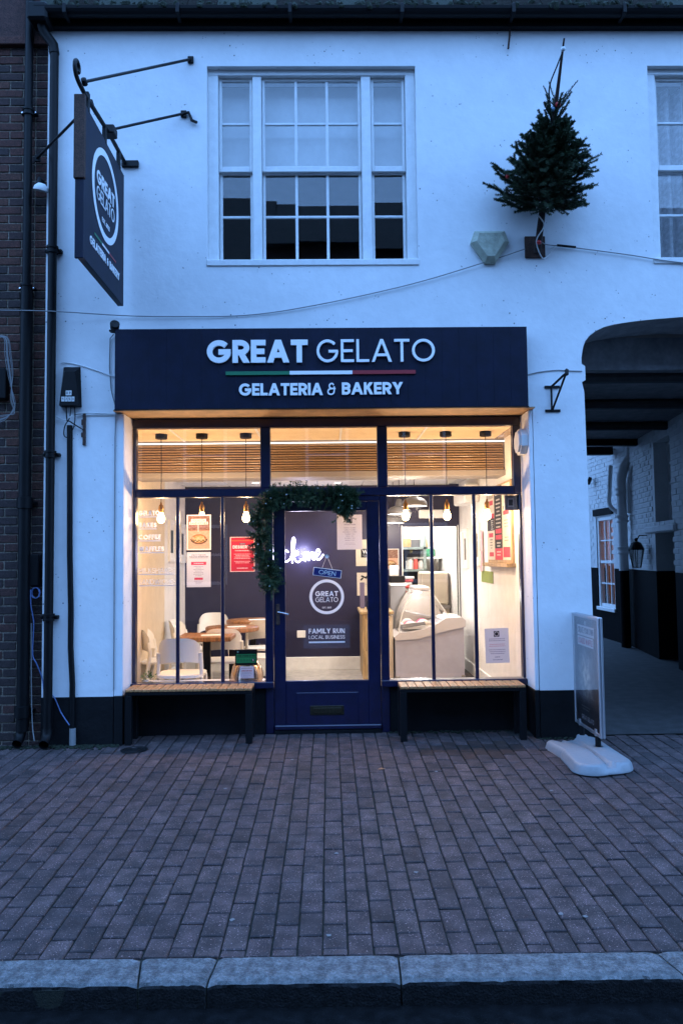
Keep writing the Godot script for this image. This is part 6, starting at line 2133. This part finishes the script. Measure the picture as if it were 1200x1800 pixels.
func build_window_things() -> void:
	# posters stuck inside the left window
	sheet("focaccia_poster", -1.250, -1.037, 1.644, 1.955, -0.324, paper("focaccia", food_print(220, 320, true), 0.6), "sandwich photo poster at the top of the left shop window", "poster")
	var im := new_print(220, 320, Color(0.80, 0.80, 0.83))
	print_text(im, "CREATE YOUR OWN", 110, 22, 10, 130, 0.14, Color(0.3, 0.28, 0.34))
	print_text(im, "FOCACCIA SANDWICHES", 110, 38, 11, 170, 0.16, Color(0.3, 0.28, 0.34))
	im.fill_rect(Rect2i(26, 54, 168, 2), Color(0.3, 0.28, 0.34))
	im.fill_rect(Rect2i(40, 90, 138, 28), Color(0.78, 0.25, 0.36))
	print_lines(im, 110, 100, [90], 10, 7, Color(0.92, 0.85, 0.87))
	print_lines(im, 108, 130, [86, 50, 96, 60, 90, 94, 56], 14, 4, Color(0.5, 0.48, 0.55))
	im.fill_rect(Rect2i(70, 234, 78, 20), Color(0.78, 0.25, 0.36))
	print_lines(im, 108, 264, [80, 60, 50], 12, 4, Color(0.55, 0.53, 0.6))
	sheet("filling_list", -1.250, -1.040, 1.320, 1.627, -0.324, paper("filling_list", im), "white and pink price list below the sandwich poster", "poster")
	im = new_print(220, 310, Color(0.92, 0.78, 0.76))
	im.fill_rect(Rect2i(8, 6, 204, 298), Color(0.76, 0.19, 0.25))
	for k in 11: dab(im, Vector2(22 + 17.5 * k, 34), Vector2(22.1 + 17.5 * k, 34), 5, Color(0.88, 0.55, 0.25))
	im.fill_rect(Rect2i(82, 54, 56, 16), Color(0.35, 0.22, 0.30))
	print_text(im, "VEGAN", 110, 57, 10, 44, 0.18, Color(0.8, 0.75, 0.78))
	print_text(im, "DESSERTS", 110, 76, 28, 172, 0.22, Color(0.95, 0.92, 0.92))
	print_lines(im, 110, 118, [130], 10, 9, Color(0.92, 0.8, 0.8))
	print_lines(im, 110, 150, [150, 120, 140, 148, 0, 144, 120], 13, 6, Color(0.9, 0.72, 0.74))
	print_lines(im, 110, 274, [96], 10, 8, Color(0.92, 0.84, 0.84))
	sheet("dessert_poster", -0.871, -0.655, 1.450, 1.756, -0.324, paper("dessert", im, 0.6), "red DESSERTS poster in the left window beside the garland", "poster")
	# opening hours on the door
	im = new_print(190, 270, Color(0.80, 0.79, 0.82))
	im.fill_rect(Rect2i(76, 22, 40, 40), Color(0.2, 0.2, 0.28))
	ring_mark(im, Vector2(96, 42), 15, Color(0.8, 0.8, 0.84), 1.6)
	print_text(im, "OPENING HOURS", 96, 72, 9, 88, 0.14, Color(0.5, 0.48, 0.56))
	var days := ["MONDAY CLOSED", "TUESDAY CLOSED", "WEDNESDAY CLOSED", "THURSDAY 10 5", "FRIDAY 10 5", "SATURDAY 10 5", "SUNDAY 10 5"]
	for k in 7: print_text(im, days[k], 96, 98 + 16 * k, 8, [88, 88, 106, 76, 60, 78, 70][k], 0.13, Color(0.48, 0.46, 0.55))
	print_lines(im, 96, 218, [70, 86], 10, 3, Color(0.6, 0.58, 0.64))
	sheet("opening_hours", 0.070, 0.290, 1.634, 1.941, -0.3165, paper("hours", im), "white opening hours sheet at the top right of the door glass", "notice")
	im = new_print(190, 270, Color(0.72, 0.74, 0.82))
	im.fill_rect(Rect2i(72, 22, 44, 44), Color(0.1, 0.1, 0.16))
	ring_mark(im, Vector2(94, 44), 16, Color(0.75, 0.76, 0.82), 1.8)
	print_lines(im, 96, 80, [128, 128], 14, 5, Color(0.45, 0.45, 0.56))
	print_lines(im, 96, 122, [120, 128], 14, 5, Color(0.66, 0.50, 0.58))
	print_lines(im, 96, 164, [136, 128, 110], 15, 5, Color(0.45, 0.45, 0.56))
	print_lines(im, 96, 220, [44], 15, 6, Color(0.45, 0.45, 0.56))
	print_lines(im, 96, 242, [78], 15, 5, Color(0.38, 0.38, 0.5))
	sheet("customer_notice", 1.356, 1.566, 0.626, 0.929, -0.324, paper("customer", im), "white notice with a square logo low in the right window", "notice", 0.02)
	# hygiene rating and card
	im = new_print(240, 166, Color(0.008, 0.012, 0.016))
	im.fill_rect(Rect2i(12, 48, 216, 92), Color(0.10, 0.42, 0.30))
	im.fill_rect(Rect2i(12, 82, 216, 3), Color(0.02, 0.12, 0.08))
	print_text(im, "FOOD HYGIENE RATING", 120, 58, 17, 200, 0.2, Color(0.02, 0.10, 0.07))
	for k in 5: ring_mark(im, Vector2(34 + 32 * k, 112), 9, Color(0.05, 0.26, 0.19), 2)
	dab(im, Vector2(196, 112), Vector2(196.1, 112), 17, Color(0.02, 0.02, 0.06))
	print_text(im, "5", 196, 100, 22, 12, 0.18, Color(0.8, 0.8, 0.9))
	dab(im, Vector2(30, 24), Vector2(30.1, 24), 10, Color(0.3, 0.5, 0.55))
	sheet("hygiene_sticker", -0.830, -0.638, 0.634, 0.773, -0.324, paper("hygiene", im, 0.5), "black and green food hygiene rating sticker with a 5", "sticker")
	im = new_print(150, 130, Color(0.66, 0.72, 0.84))
	print_lines(im, 75, 16, [120], 8, 7, Color(0.4, 0.44, 0.55))
	print_lines(im, 75, 44, [118], 8, 9, Color(0.55, 0.14, 0.16))
	print_lines(im, 75, 66, [100, 110, 0, 80], 12, 4, Color(0.5, 0.55, 0.65))
	sheet("window_card", -0.787, -0.668, 0.524, 0.626, -0.324, paper("card", im), "small pale blue card below the hygiene sticker", "card")
	# open sign on its string
	var os := thing("open_sign", "blue OPEN sign hanging from a suction hook on the door glass", "sign", Vector3(-0.020, 1.432, -0.318))
	os.rotation.z = deg_to_rad(-7.5)
	var b := MB.new()
	b.bx(-0.124, 0.124, -0.036, 0.036, -0.004, 0.002, 0.001)
	part("border", b, M.letter, os)
	b = MB.new()
	b.bx(-0.119, 0.119, -0.031, 0.031, 0.002, 0.003)
	part("panel", b, mat("open_blue", Vector3(0.012, 0.022, 0.14), 0.4), os)
	lettering(os, "OPEN", Transform3D(Basis(), Vector3(-0.075, -0.019, 0.003)), 0.038, 0.15, 0.13, 0.001, M.letter, true, "letter")
	var st := MB.new()
	var inv := os.transform.affine_inverse()
	st.tube([inv * Vector3(-0.025, 1.573, -0.319), inv * Vector3(-0.068, 1.468, -0.319)], 0.0018, 5)
	st.tube([inv * Vector3(-0.018, 1.573, -0.319), inv * Vector3(0.028, 1.458, -0.319)], 0.0018, 5)
	part("string", st, M.cable_white, os)
	b = MB.new()
	b.lathe([Vector2(0.018, 0.0), Vector2(0.014, -0.006), Vector2(0, -0.007)], Transform3D(Basis.from_euler(Vector3(PI / 2, 0, 0)), inv * Vector3(-0.022, 1.577, -0.3138)), 14)
	part("suction_cup", b, M.moon_white, os)
	# keypad box behind the top right corner of the window
	var kp := thing("window_sensor", "dark grey access box with a screen at the top right of the right window", "sensor box", Vector3(1.618, 2.035, -0.335))
	b = MB.new()
	b.bx(-0.057, 0.057, -0.066, 0.066, -0.05, 0.0, 0.004)
	part("body", b, mat("sensor_grey", Vector3(0.06, 0.055, 0.065), 0.5), kp)
	b = MB.new()
	b.bx(-0.03, 0.022, -0.04, 0.04, 0.0, 0.003, 0.001)
	part("screen", b, M.lamp_grey, kp)
	b = MB.new()
	b.bx(-0.024, 0.014, -0.026, 0.026, 0.003, 0.004)
	part("display", b, M.steel_black, kp)
	# window board with the metal dome and a small plant
	box1w("window_board", -1.68, -0.50, 0.44, 0.475, -0.62, -0.362, M.white_timber, "white window board inside the left shop window", "window board")
	var dm := thing("metal_dome", "shiny copper-coloured metal dome behind the hygiene sticker", "metal dome", Vector3(-0.745, 0.476, -0.50))
	b = MB.new()
	b.lathe([Vector2(0, 0.215), Vector2(0.05, 0.207), Vector2(0.095, 0.18), Vector2(0.128, 0.13), Vector2(0.145, 0.06), Vector2(0.148, 0.012), Vector2(0.16, 0.008), Vector2(0.16, 0.0), Vector2(0, 0)], Transform3D(), 36)
	part("shell", b, M.copper_dome, dm)
	var g := RandomNumberGenerator.new()
	g.seed = 6
	var pt := thing("window_plant", "small green potted plant in the bottom left corner of the left window", "plant", Vector3(-1.64, 0.476, -0.47))
	b = MB.new()
	b.lathe([Vector2(0, 0), Vector2(0.03, 0), Vector2(0.036, 0.03), Vector2(0.032, 0.03), Vector2(0, 0.026)], Transform3D(), 14)
	part("pot", b, M.off_white, pt)
	b = MB.new()
	for k in 70:
		var d := Vector3(g.randfn(), absf(g.randfn()) * 0.7, g.randfn()).normalized()
		var e := d * g.randf_range(0.03, 0.075) + Vector3(0.03, 0.03, 0)
		var sd := d.cross(Vector3(0.3, 1, 0.2)).normalized() * 0.008
		b.quad(e - d * 0.014, e + sd, e + d * 0.016, e - sd, Vector3.UP + d)
	part("leaves", b, M.leaf_green, pt)

func box1w(called: String, x0: float, x1: float, y0: float, y1: float, z0: float, z1: float, m: Material, label: String, category: String) -> void:
	var b := MB.new()
	b.bx(x0, x1, y0, y1, z0, z1, 0.004)
	single(called, b, m, label, category)

# ------------------------------------------------------------------ passage and yard on the right
func build_yard() -> void:
	var h := thing("yard_building", "painted brick building at the end of the passage, white above and black below", "building")
	# wall runs from near (z -1) to far (z -9), leaning away to the right
	var A := Vector3(4.10, 0, -0.9)
	var E := Vector3(4.78, 0, -5.75)
	var F := Vector3(4.80, 0, -12.5)
	var b: MB
	var segs := [[A, E], [E, F]]
	var openings := [[[2.57, 3.45, 0.0, 1.85], [2.62, 3.40, 1.98, 3.12]], [[0.72, 1.56, 0.62, 2.22]]]
	var bricks := []
	for s in 2:
		var a: Vector3 = segs[s][0]
		var e: Vector3 = segs[s][1]
		var L := a.distance_to(e)
		var dir := (e - a).normalized()
		var X := Transform3D(Basis(dir, Vector3.UP, dir.cross(Vector3.UP)), a)   # local z points out of the wall, to the left
		if X.basis.z.x > 0: X.basis = Basis(dir, Vector3.UP, -dir.cross(Vector3.UP))
		var op: Array = openings[s]
		var xs := [0.0]
		for q in op:
			for v in [q[0], q[1]]:
				if not xs.has(v): xs.append(v)
		xs.append(L); xs.sort()
		var ys := [-0.1]
		for q in op:
			for v in [q[2], q[3]]:
				if not ys.has(v) and v > 0: ys.append(v)
		if not ys.has(1.32): ys.append(1.32)
		ys.append(4.2); ys.sort()
		var inside := func(x: float, y: float) -> bool:
			for q in op:
				if x > q[0] and x < q[1] and y > q[2] and y < q[3]: return true
			return false
		for part_k in 2:
			b = MB.new()
			b.grid_wall(xs, ys, func(i, j):
				var cx: float = (xs[i] + xs[i + 1]) / 2
				var cy: float = (ys[j] + ys[j + 1]) / 2
				return not inside.call(cx, cy) and ((cy < 1.32) == (part_k == 0)), -0.3, 0.0)
			var w := part(["black_wall", "white_wall"][part_k], b, [M.yard_black, M.yard_white][part_k], h)
			w.transform = X
		var row := 0
		var y := 1.335
		while y < 3.3:
			var x := 0.02 + (0.11 if row % 2 else 0.0)
			while x < minf(L, 3.6 if s == 1 else 99.0) - 0.1:
				if not inside.call(x - 0.12, y) and not inside.call(x + 0.12, y) and not inside.call(x, y):
					bricks.append([X, Vector3(x + 0.107, y + 0.032, 0.002), x + s * 4.9])
				x += 0.226
			y += 0.0755
			row += 1
	var seen := bricks.filter(func(q): return q[2] > 1.0)
	var un := bricks.filter(func(q): return q[2] <= 1.0)
	b = MB.new()
	b.box(Vector3.ZERO, Vector3(0.214, 0.064, 0.012), 0.005)
	var bm := b.mesh()
	var many := MB.new()
	var k := 0
	for q in seen + un:
		var X: Transform3D = q[0]
		var jit := Transform3D(Basis.from_euler(Vector3(rng.randf_range(-0.02, 0.02), rng.randf_range(-0.02, 0.02), rng.randf_range(-0.012, 0.012))), q[1] + Vector3(0, 0, rng.randf_range(-0.003, 0.003)))
		if k < 300:
			var o := place("painted_brick", bm, M.yard_white, h)
			o.transform = X * jit
		else:
			many.box(X * jit * Vector3.ZERO, Vector3(0.214, 0.064, 0.012), 0.0, X.basis * jit.basis)
		k += 1
	if many.v.size():
		var mo := part("painted_brick_field", many, M.yard_white, h)
		mo.set_meta("kind", "stuff")
	var frame_of := func(s: int) -> Transform3D:
		var a: Vector3 = segs[s][0]
		var dir: Vector3 = (segs[s][1] - a).normalized()
		var z := dir.cross(Vector3.UP)
		if z.x > 0: z = -z
		return Transform3D(Basis(dir, Vector3.UP, z), a)
	# lit sash window in the yard
	var W: Transform3D = frame_of.call(1)
	var wn := Node3D.new()
	wn.name = "lit_window"
	h.add_child(wn, true)
	wn.transform = W
	wn.set_meta("label", "white sash window with warm orange curtains")
	b = MB.new()
	b.bx(0.72, 0.79, 0.62, 2.22, -0.10, -0.02, 0.005)
	b.bx(1.49, 1.56, 0.62, 2.22, -0.10, -0.02, 0.005)
	b.bx(0.79, 1.49, 2.15, 2.22, -0.10, -0.021, 0.005)
	b.bx(0.70, 1.58, 0.58, 0.64, -0.10, 0.03, 0.005)
	b.bx(0.79, 1.49, 0.64, 0.70, -0.09, -0.04, 0.005)
	b.bx(0.79, 1.49, 1.40, 1.45, -0.09, -0.035, 0.005)
	for x in [1.02, 1.25]: b.bx(x - 0.012, x + 0.012, 0.70, 2.15, -0.085, -0.045, 0.003)
	for y in [1.05, 1.80]: b.bx(0.79, 1.49, y - 0.012, y + 0.012, -0.084, -0.046, 0.003)
	part("frame", b, M.white_timber, wn)
	for i in 3:
		for j in 4:
			b = MB.new()
			var x0: float = [0.79, 1.032, 1.262][i]
			var x1: float = [1.008, 1.238, 1.49][i]
			var y0: float = [0.70, 1.062, 1.45, 1.812][j]
			var y1: float = [1.038, 1.40, 1.788, 2.15][j]
			b.bx(x0, x1, y0, y1, -0.067, -0.063)
			part("pane", b, M.glass, wn)
	b = MB.new()
	var last := Vector3.ZERO
	for q in 40:
		var p := Vector3(0.74 + 0.8 * q / 39.0, 0.6, -0.17 + 0.022 * sin(q * 1.1))
		if q > 0: b.quad(last, p, p + Vector3(0, 1.62, 0), last + Vector3(0, 1.62, 0), Vector3.BACK)
		last = p
	part("curtain", b, M.curtain, wn)
	b = MB.new()
	b.bx(0.6, 1.7, 0.4, 0.45, -1.3, -0.31)
	b.bx(0.6, 1.7, 2.4, 2.45, -1.3, -0.31)
	b.bx(0.6, 1.7, 0.45, 2.4, -1.35, -1.3)
	b.bx(0.55, 0.6, 0.45, 2.4, -1.3, -0.31)
	b.bx(1.7, 1.75, 0.45, 2.4, -1.3, -0.31)
	part("room_shell", b, M.lit_room, wn)
	lamp(wn, Vector3(1.15, 1.7, -0.85), Vector3(1.0, 0.70, 0.38), 0.13, 0.05)
	b = MB.new()
	b.bx(0.66, 1.62, 2.24, 2.36, 0.0, 0.04, 0.008)
	part("window_hood", b, M.yard_black, wn)
	# doorway and upper window of the near wing
	var D: Transform3D = frame_of.call(0)
	var dw := Node3D.new()
	dw.name = "doorway"
	h.add_child(dw, true)
	dw.transform = D
	box1("door_leaf", 2.57, 3.45, -0.05, 1.85, -0.29, -0.25, M.yard_black, dw)
	box1("lintel", 2.42, 3.85, 1.85, 1.95, -0.02, 0.05, M.yard_white, dw, 0.02)
	var uw := Node3D.new()
	uw.name = "upper_window"
	h.add_child(uw, true)
	uw.transform = D
	b = MB.new()
	b.bx(2.62, 2.68, 1.98, 3.12, -0.25, -0.18)
	b.bx(3.34, 3.40, 1.98, 3.12, -0.25, -0.18)
	for y in [1.98, 2.24, 2.52, 2.80, 3.08]: b.bx(2.68, 3.34, y, y + 0.04, -0.24, -0.185)
	b.bx(3.0, 3.03, 1.98, 3.12, -0.235, -0.19)
	part("frame", b, M.white_timber, uw)
	box1("pane", 2.68, 3.34, 1.98, 3.12, -0.214, -0.210, M.glass, uw)
	box1("room_back", 2.58, 3.44, 1.94, 3.16, -0.5, -0.32, M.dark_room, uw)
	box1("end_wall", -4.0, 10.0, -0.1, 2.6, -17.4, -17.0, M.yard_white, h)
	box1("end_plinth", -4.0, 10.0, -0.1, 1.2, -17.0, -16.98, M.yard_black, h)
	# pipes at the corner of the two wings
	var cp := thing("corner_pipe", "white cast drainpipe at the corner of the yard building, black at its foot", "drainpipe")
	var c := E + Vector3(-0.13, 0, 0.05)
	b = MB.new()
	b.tube([c + Vector3(0, 1.3, 0), c + Vector3(0, 2.75, 0), c + Vector3(0.05, 2.95, 0), c + Vector3(0.14, 3.12, 0.05), c + Vector3(0.16, 3.5, 0.05)], 0.075, 14)
	part("pipe", b, M.yard_white, cp)
	b = MB.new()
	b.tube([c + Vector3(0, 0.1, 0), c + Vector3(0, 1.3, 0)], 0.0752, 14)
	part("pipe_foot", b, M.yard_black, cp)
	for y in [1.62, 2.12, 2.55]:
		b = MB.new()
		b.lathe([Vector2(0.075, -0.06), Vector2(0.095, -0.055), Vector2(0.095, -0.03), Vector2(0.082, -0.02), Vector2(0.082, 0.02), Vector2(0.095, 0.03), Vector2(0.095, 0.055), Vector2(0.075, 0.06)], Transform3D(Basis(), c + Vector3(0, y, 0)), 16)
		part("collar", b, M.yard_white, cp)
	b = MB.new()
	b.tube(curve([c + Vector3(-0.05, 3.0, -0.3), c + Vector3(-0.1, 2.6, -0.25), c + Vector3(-0.12, 2.35, -0.2), c + Vector3(-0.02, 2.2, -0.05)], 5), 0.035, 10)
	part("branch", b, M.yard_white, cp)
	b = MB.new()
	b.tube(curve([c + Vector3(0.05, 2.2, 0.15), c + Vector3(0.05, 2.7, 0.18), c + Vector3(0.1, 3.0, 0.3), c + Vector3(0.1, 3.3, 0.4)], 5), 0.03, 10)
	part("branch", b, M.yard_white, cp)
	# wall lantern
	var ln := thing("wall_lantern", "black hexagonal lantern on the white wall inside the passage", "lantern", D * Vector3(3.86, 1.36, 0.16))
	var body := []
	b = MB.new()
	b.lathe([Vector2(0.0, 0.0), Vector2(0.06, 0.0), Vector2(0.062, 0.012), Vector2(0.0, 0.012)], Transform3D(), 6)
	b.lathe([Vector2(0.115, 0.26), Vector2(0.118, 0.275), Vector2(0.075, 0.36), Vector2(0.03, 0.385), Vector2(0.0, 0.39)], Transform3D(), 6)
	for q in 6:
		var a := TAU * q / 6
		b.tube([Vector3(0.06 * cos(a), 0.0, 0.06 * sin(a)), Vector3(0.113 * cos(a), 0.265, 0.113 * sin(a))], 0.006, 5)
	b.lathe([Vector2(0, 0.38), Vector2(0.022, 0.395), Vector2(0.026, 0.415), Vector2(0.015, 0.435), Vector2(0, 0.44)], Transform3D(), 12)
	part("frame", b, M.iron, ln)
	b = MB.new()
	b.lathe([Vector2(0.056, 0.01), Vector2(0.108, 0.262)], Transform3D(), 6)
	part("panes", b, mat("old_glass", Vector3(0.25, 0.28, 0.25), 0.15, "", 1, "", 0, {"alpha": 0.35}), ln)
	b = MB.new()
	b.tube([Vector3(0, 0.39, 0), Vector3(0.05, 0.47, 0.0), Vector3(0.16, 0.47, 0.02)], 0.009, 6)
	part("arm", b, M.iron, ln)
	# floodlight under the yard eaves
	var fl := thing("yard_floodlight", "small dark floodlight high on the white yard wall", "floodlight", W * Vector3(1.55, 2.88, 0.10))
	b = MB.new()
	b.box(Vector3.ZERO, Vector3(0.16, 0.13, 0.06), 0.01, Basis.from_euler(Vector3(0.4, 1.2, 0)))
	part("housing", b, M.iron, fl)

# ------------------------------------------------------------------ houses across the street, seen only as reflections and skyline
func build_opposite() -> void:
	var defs := [[-13.0, 6.0, 9.2, 12.1, "opp_brick", "brick terraced house across the street, farthest left"], [-7.0, 5.4, 9.0, 12.3, "opp_pale", "pale rendered house across the street with a gable"], [-1.6, 5.6, 9.3, 12.2, "opp_brick", "brick house directly across the street"], [4.0, 5.2, 9.1, 12.4, "opp_pale", "pale house across the street to the right"], [9.2, 6.0, 9.2, 12.15, "opp_brick", "brick terraced house across the street, farthest right"]]
	for d in defs:
		var h := thing("terraced_house", d[5], "house", Vector3(d[0], 0, 12.4), "houses across the street")
		var w: float = d[1]
		var b := MB.new()
		b.bx(0, w - 0.02, -0.1, d[2], 0, 7.0)
		part("wall", b, M[d[4]], h)
		b = MB.new()
		b.prism(pl([-0.3, d[2], 3.5, d[3], 7.3, d[2], 3.5, d[3] - 0.2]), Transform3D(Basis(Vector3(0, 0, 1), Vector3(0, 1, 0), Vector3(-1, 0, 0)), Vector3.ZERO), -w + 0.02, 0.0)
		b.prism(pl([0.0, d[2], 3.5, d[3] - 0.25, 7.0, d[2]]), Transform3D(Basis(Vector3(0, 0, 1), Vector3(0, 1, 0), Vector3(-1, 0, 0)), Vector3.ZERO), -w + 0.1, -0.08)
		part("roof", b, M.opp_roof, h)
		for r in 3:
			for k in 2:
				if r == 0 and k == 0: continue
				var wx: float = w * (0.28 + 0.44 * k)
				var wn := Node3D.new()
				wn.name = "window"
				h.add_child(wn, true)
				wn.position = Vector3(wx, 0.9 + 2.5 * r, 0)
				b = MB.new()
				b.bx(-0.55, -0.47, 0, 1.5, -0.04, -0.002)
				b.bx(0.47, 0.55, 0, 1.5, -0.04, -0.002)
				b.bx(-0.47, 0.47, 0, 0.08, -0.04, -0.002)
				b.bx(-0.47, 0.47, 1.42, 1.5, -0.04, -0.002)
				b.bx(-0.47, 0.47, 0.72, 0.78, -0.035, -0.002)
				part("frame", b, M.white_timber, wn)
				box1("pane", -0.47, 0.47, 0.08, 1.42, -0.02, -0.003, mat("opp_glass", Vector3(0.02, 0.022, 0.03), 0.05), wn)
		box1("door", w * 0.28 - 0.45, w * 0.28 + 0.45, 0.0, 2.1, -0.05, -0.002, M.navy, h)

func build_litter() -> void:
	# chewing gum spots, a leaf and a drain cover on the paving
	var g := RandomNumberGenerator.new()
	g.seed = 31
	var spots := [[-0.72, 1.15], [0.02, 2.25], [-1.0, 2.75], [0.42, 2.5], [1.02, 2.95], [1.12, 2.98], [-0.02, 3.1], [-0.45, 2.95], [0.75, 0.85], [1.45, 1.3], [-0.3, 0.5]]
	for q in spots:
		var b := MB.new()
		var p := PackedVector2Array()
		for k in 9: p.append(Vector2.from_angle(TAU * k / 9) * g.randf_range(0.007, 0.015))
		b.prism(p, Transform3D(Basis.from_euler(Vector3(-PI / 2, 0, 0)), Vector3.ZERO), 0.0, 0.002)
		var o := single("gum_spot", b, M.gum, "pale flattened chewing gum spot on the brick paving", "gum spot", "gum spots on the paving")
		o.position = Vector3(q[0], 0.045 - 0.0276 * q[1] + 0.0008, q[1])
		o.rotation.x = 0.0276
	var b := MB.new()
	b.quad(Vector3(-0.03, 0, 0), Vector3(0, 0.006, 0.02), Vector3(0.035, 0.004, 0.0), Vector3(0, 0.008, -0.018), Vector3.UP)
	var lf := single("fallen_leaf", b, mat("dead_leaf", Vector3(0.28, 0.13, 0.06), 0.8), "small brown fallen leaf on the paving in front of the door", "leaf")
	lf.position = Vector3(0.36, 0.045 - 0.0276 * 0.78 + 0.002, 0.78)
	var mm := MB.new()
	for k in 420:
		var x := g.randf_range(-2.9, -1.75) if k < 300 else g.randf_range(0.5, 2.2)
		var z := (0.0 if x < -1.75 or x > 1.72 else -0.27) + absf(g.randfn()) * (0.05 if k < 300 else 0.02)
		var q := g.randf_range(0.006, 0.018)
		mm.box(Vector3(x, 0.047 - 0.0276 * z + q * 0.1, z), Vector3(q * 2.0, q * 0.7, q * 1.6), q * 0.25, Basis.from_euler(Vector3(0, g.randf() * 3, g.randf() * 0.5)))
	var mo := single("wall_foot_moss", mm, M.moss, "dark moss and grit gathered along the foot of the walls", "moss")
	mo.set_meta("kind", "stuff")
	var dc := thing("drain_cover", "round iron drain cover in the paving by the left bench leg", "drain cover", Vector3(-1.58, 0.045 - 0.0276 * 0.16 + 0.001, 0.16))
	b = MB.new()
	b.lathe([Vector2(0.11, 0.0), Vector2(0.105, 0.004), Vector2(0.09, 0.004), Vector2(0.088, 0.001), Vector2(0.06, 0.001), Vector2(0.058, 0.004), Vector2(0.03, 0.004), Vector2(0.028, 0.001), Vector2(0, 0.001)], Transform3D(), 28)
	part("lid", b, M.iron, dc)

func _ready() -> void:
	rng.seed = 20211
	setup_view()
	make_textures()
	make_materials()
	make_glyphs()
	build_ground()
	build_facade()
	build_neighbour()
	build_yard()
	build_opposite()
	build_fascia()
	build_hanging_sign()
	build_wall_fixtures()
	build_tree()
	build_garland()
	build_benches()
	build_pavement_sign()
	build_interior()
	build_litter()
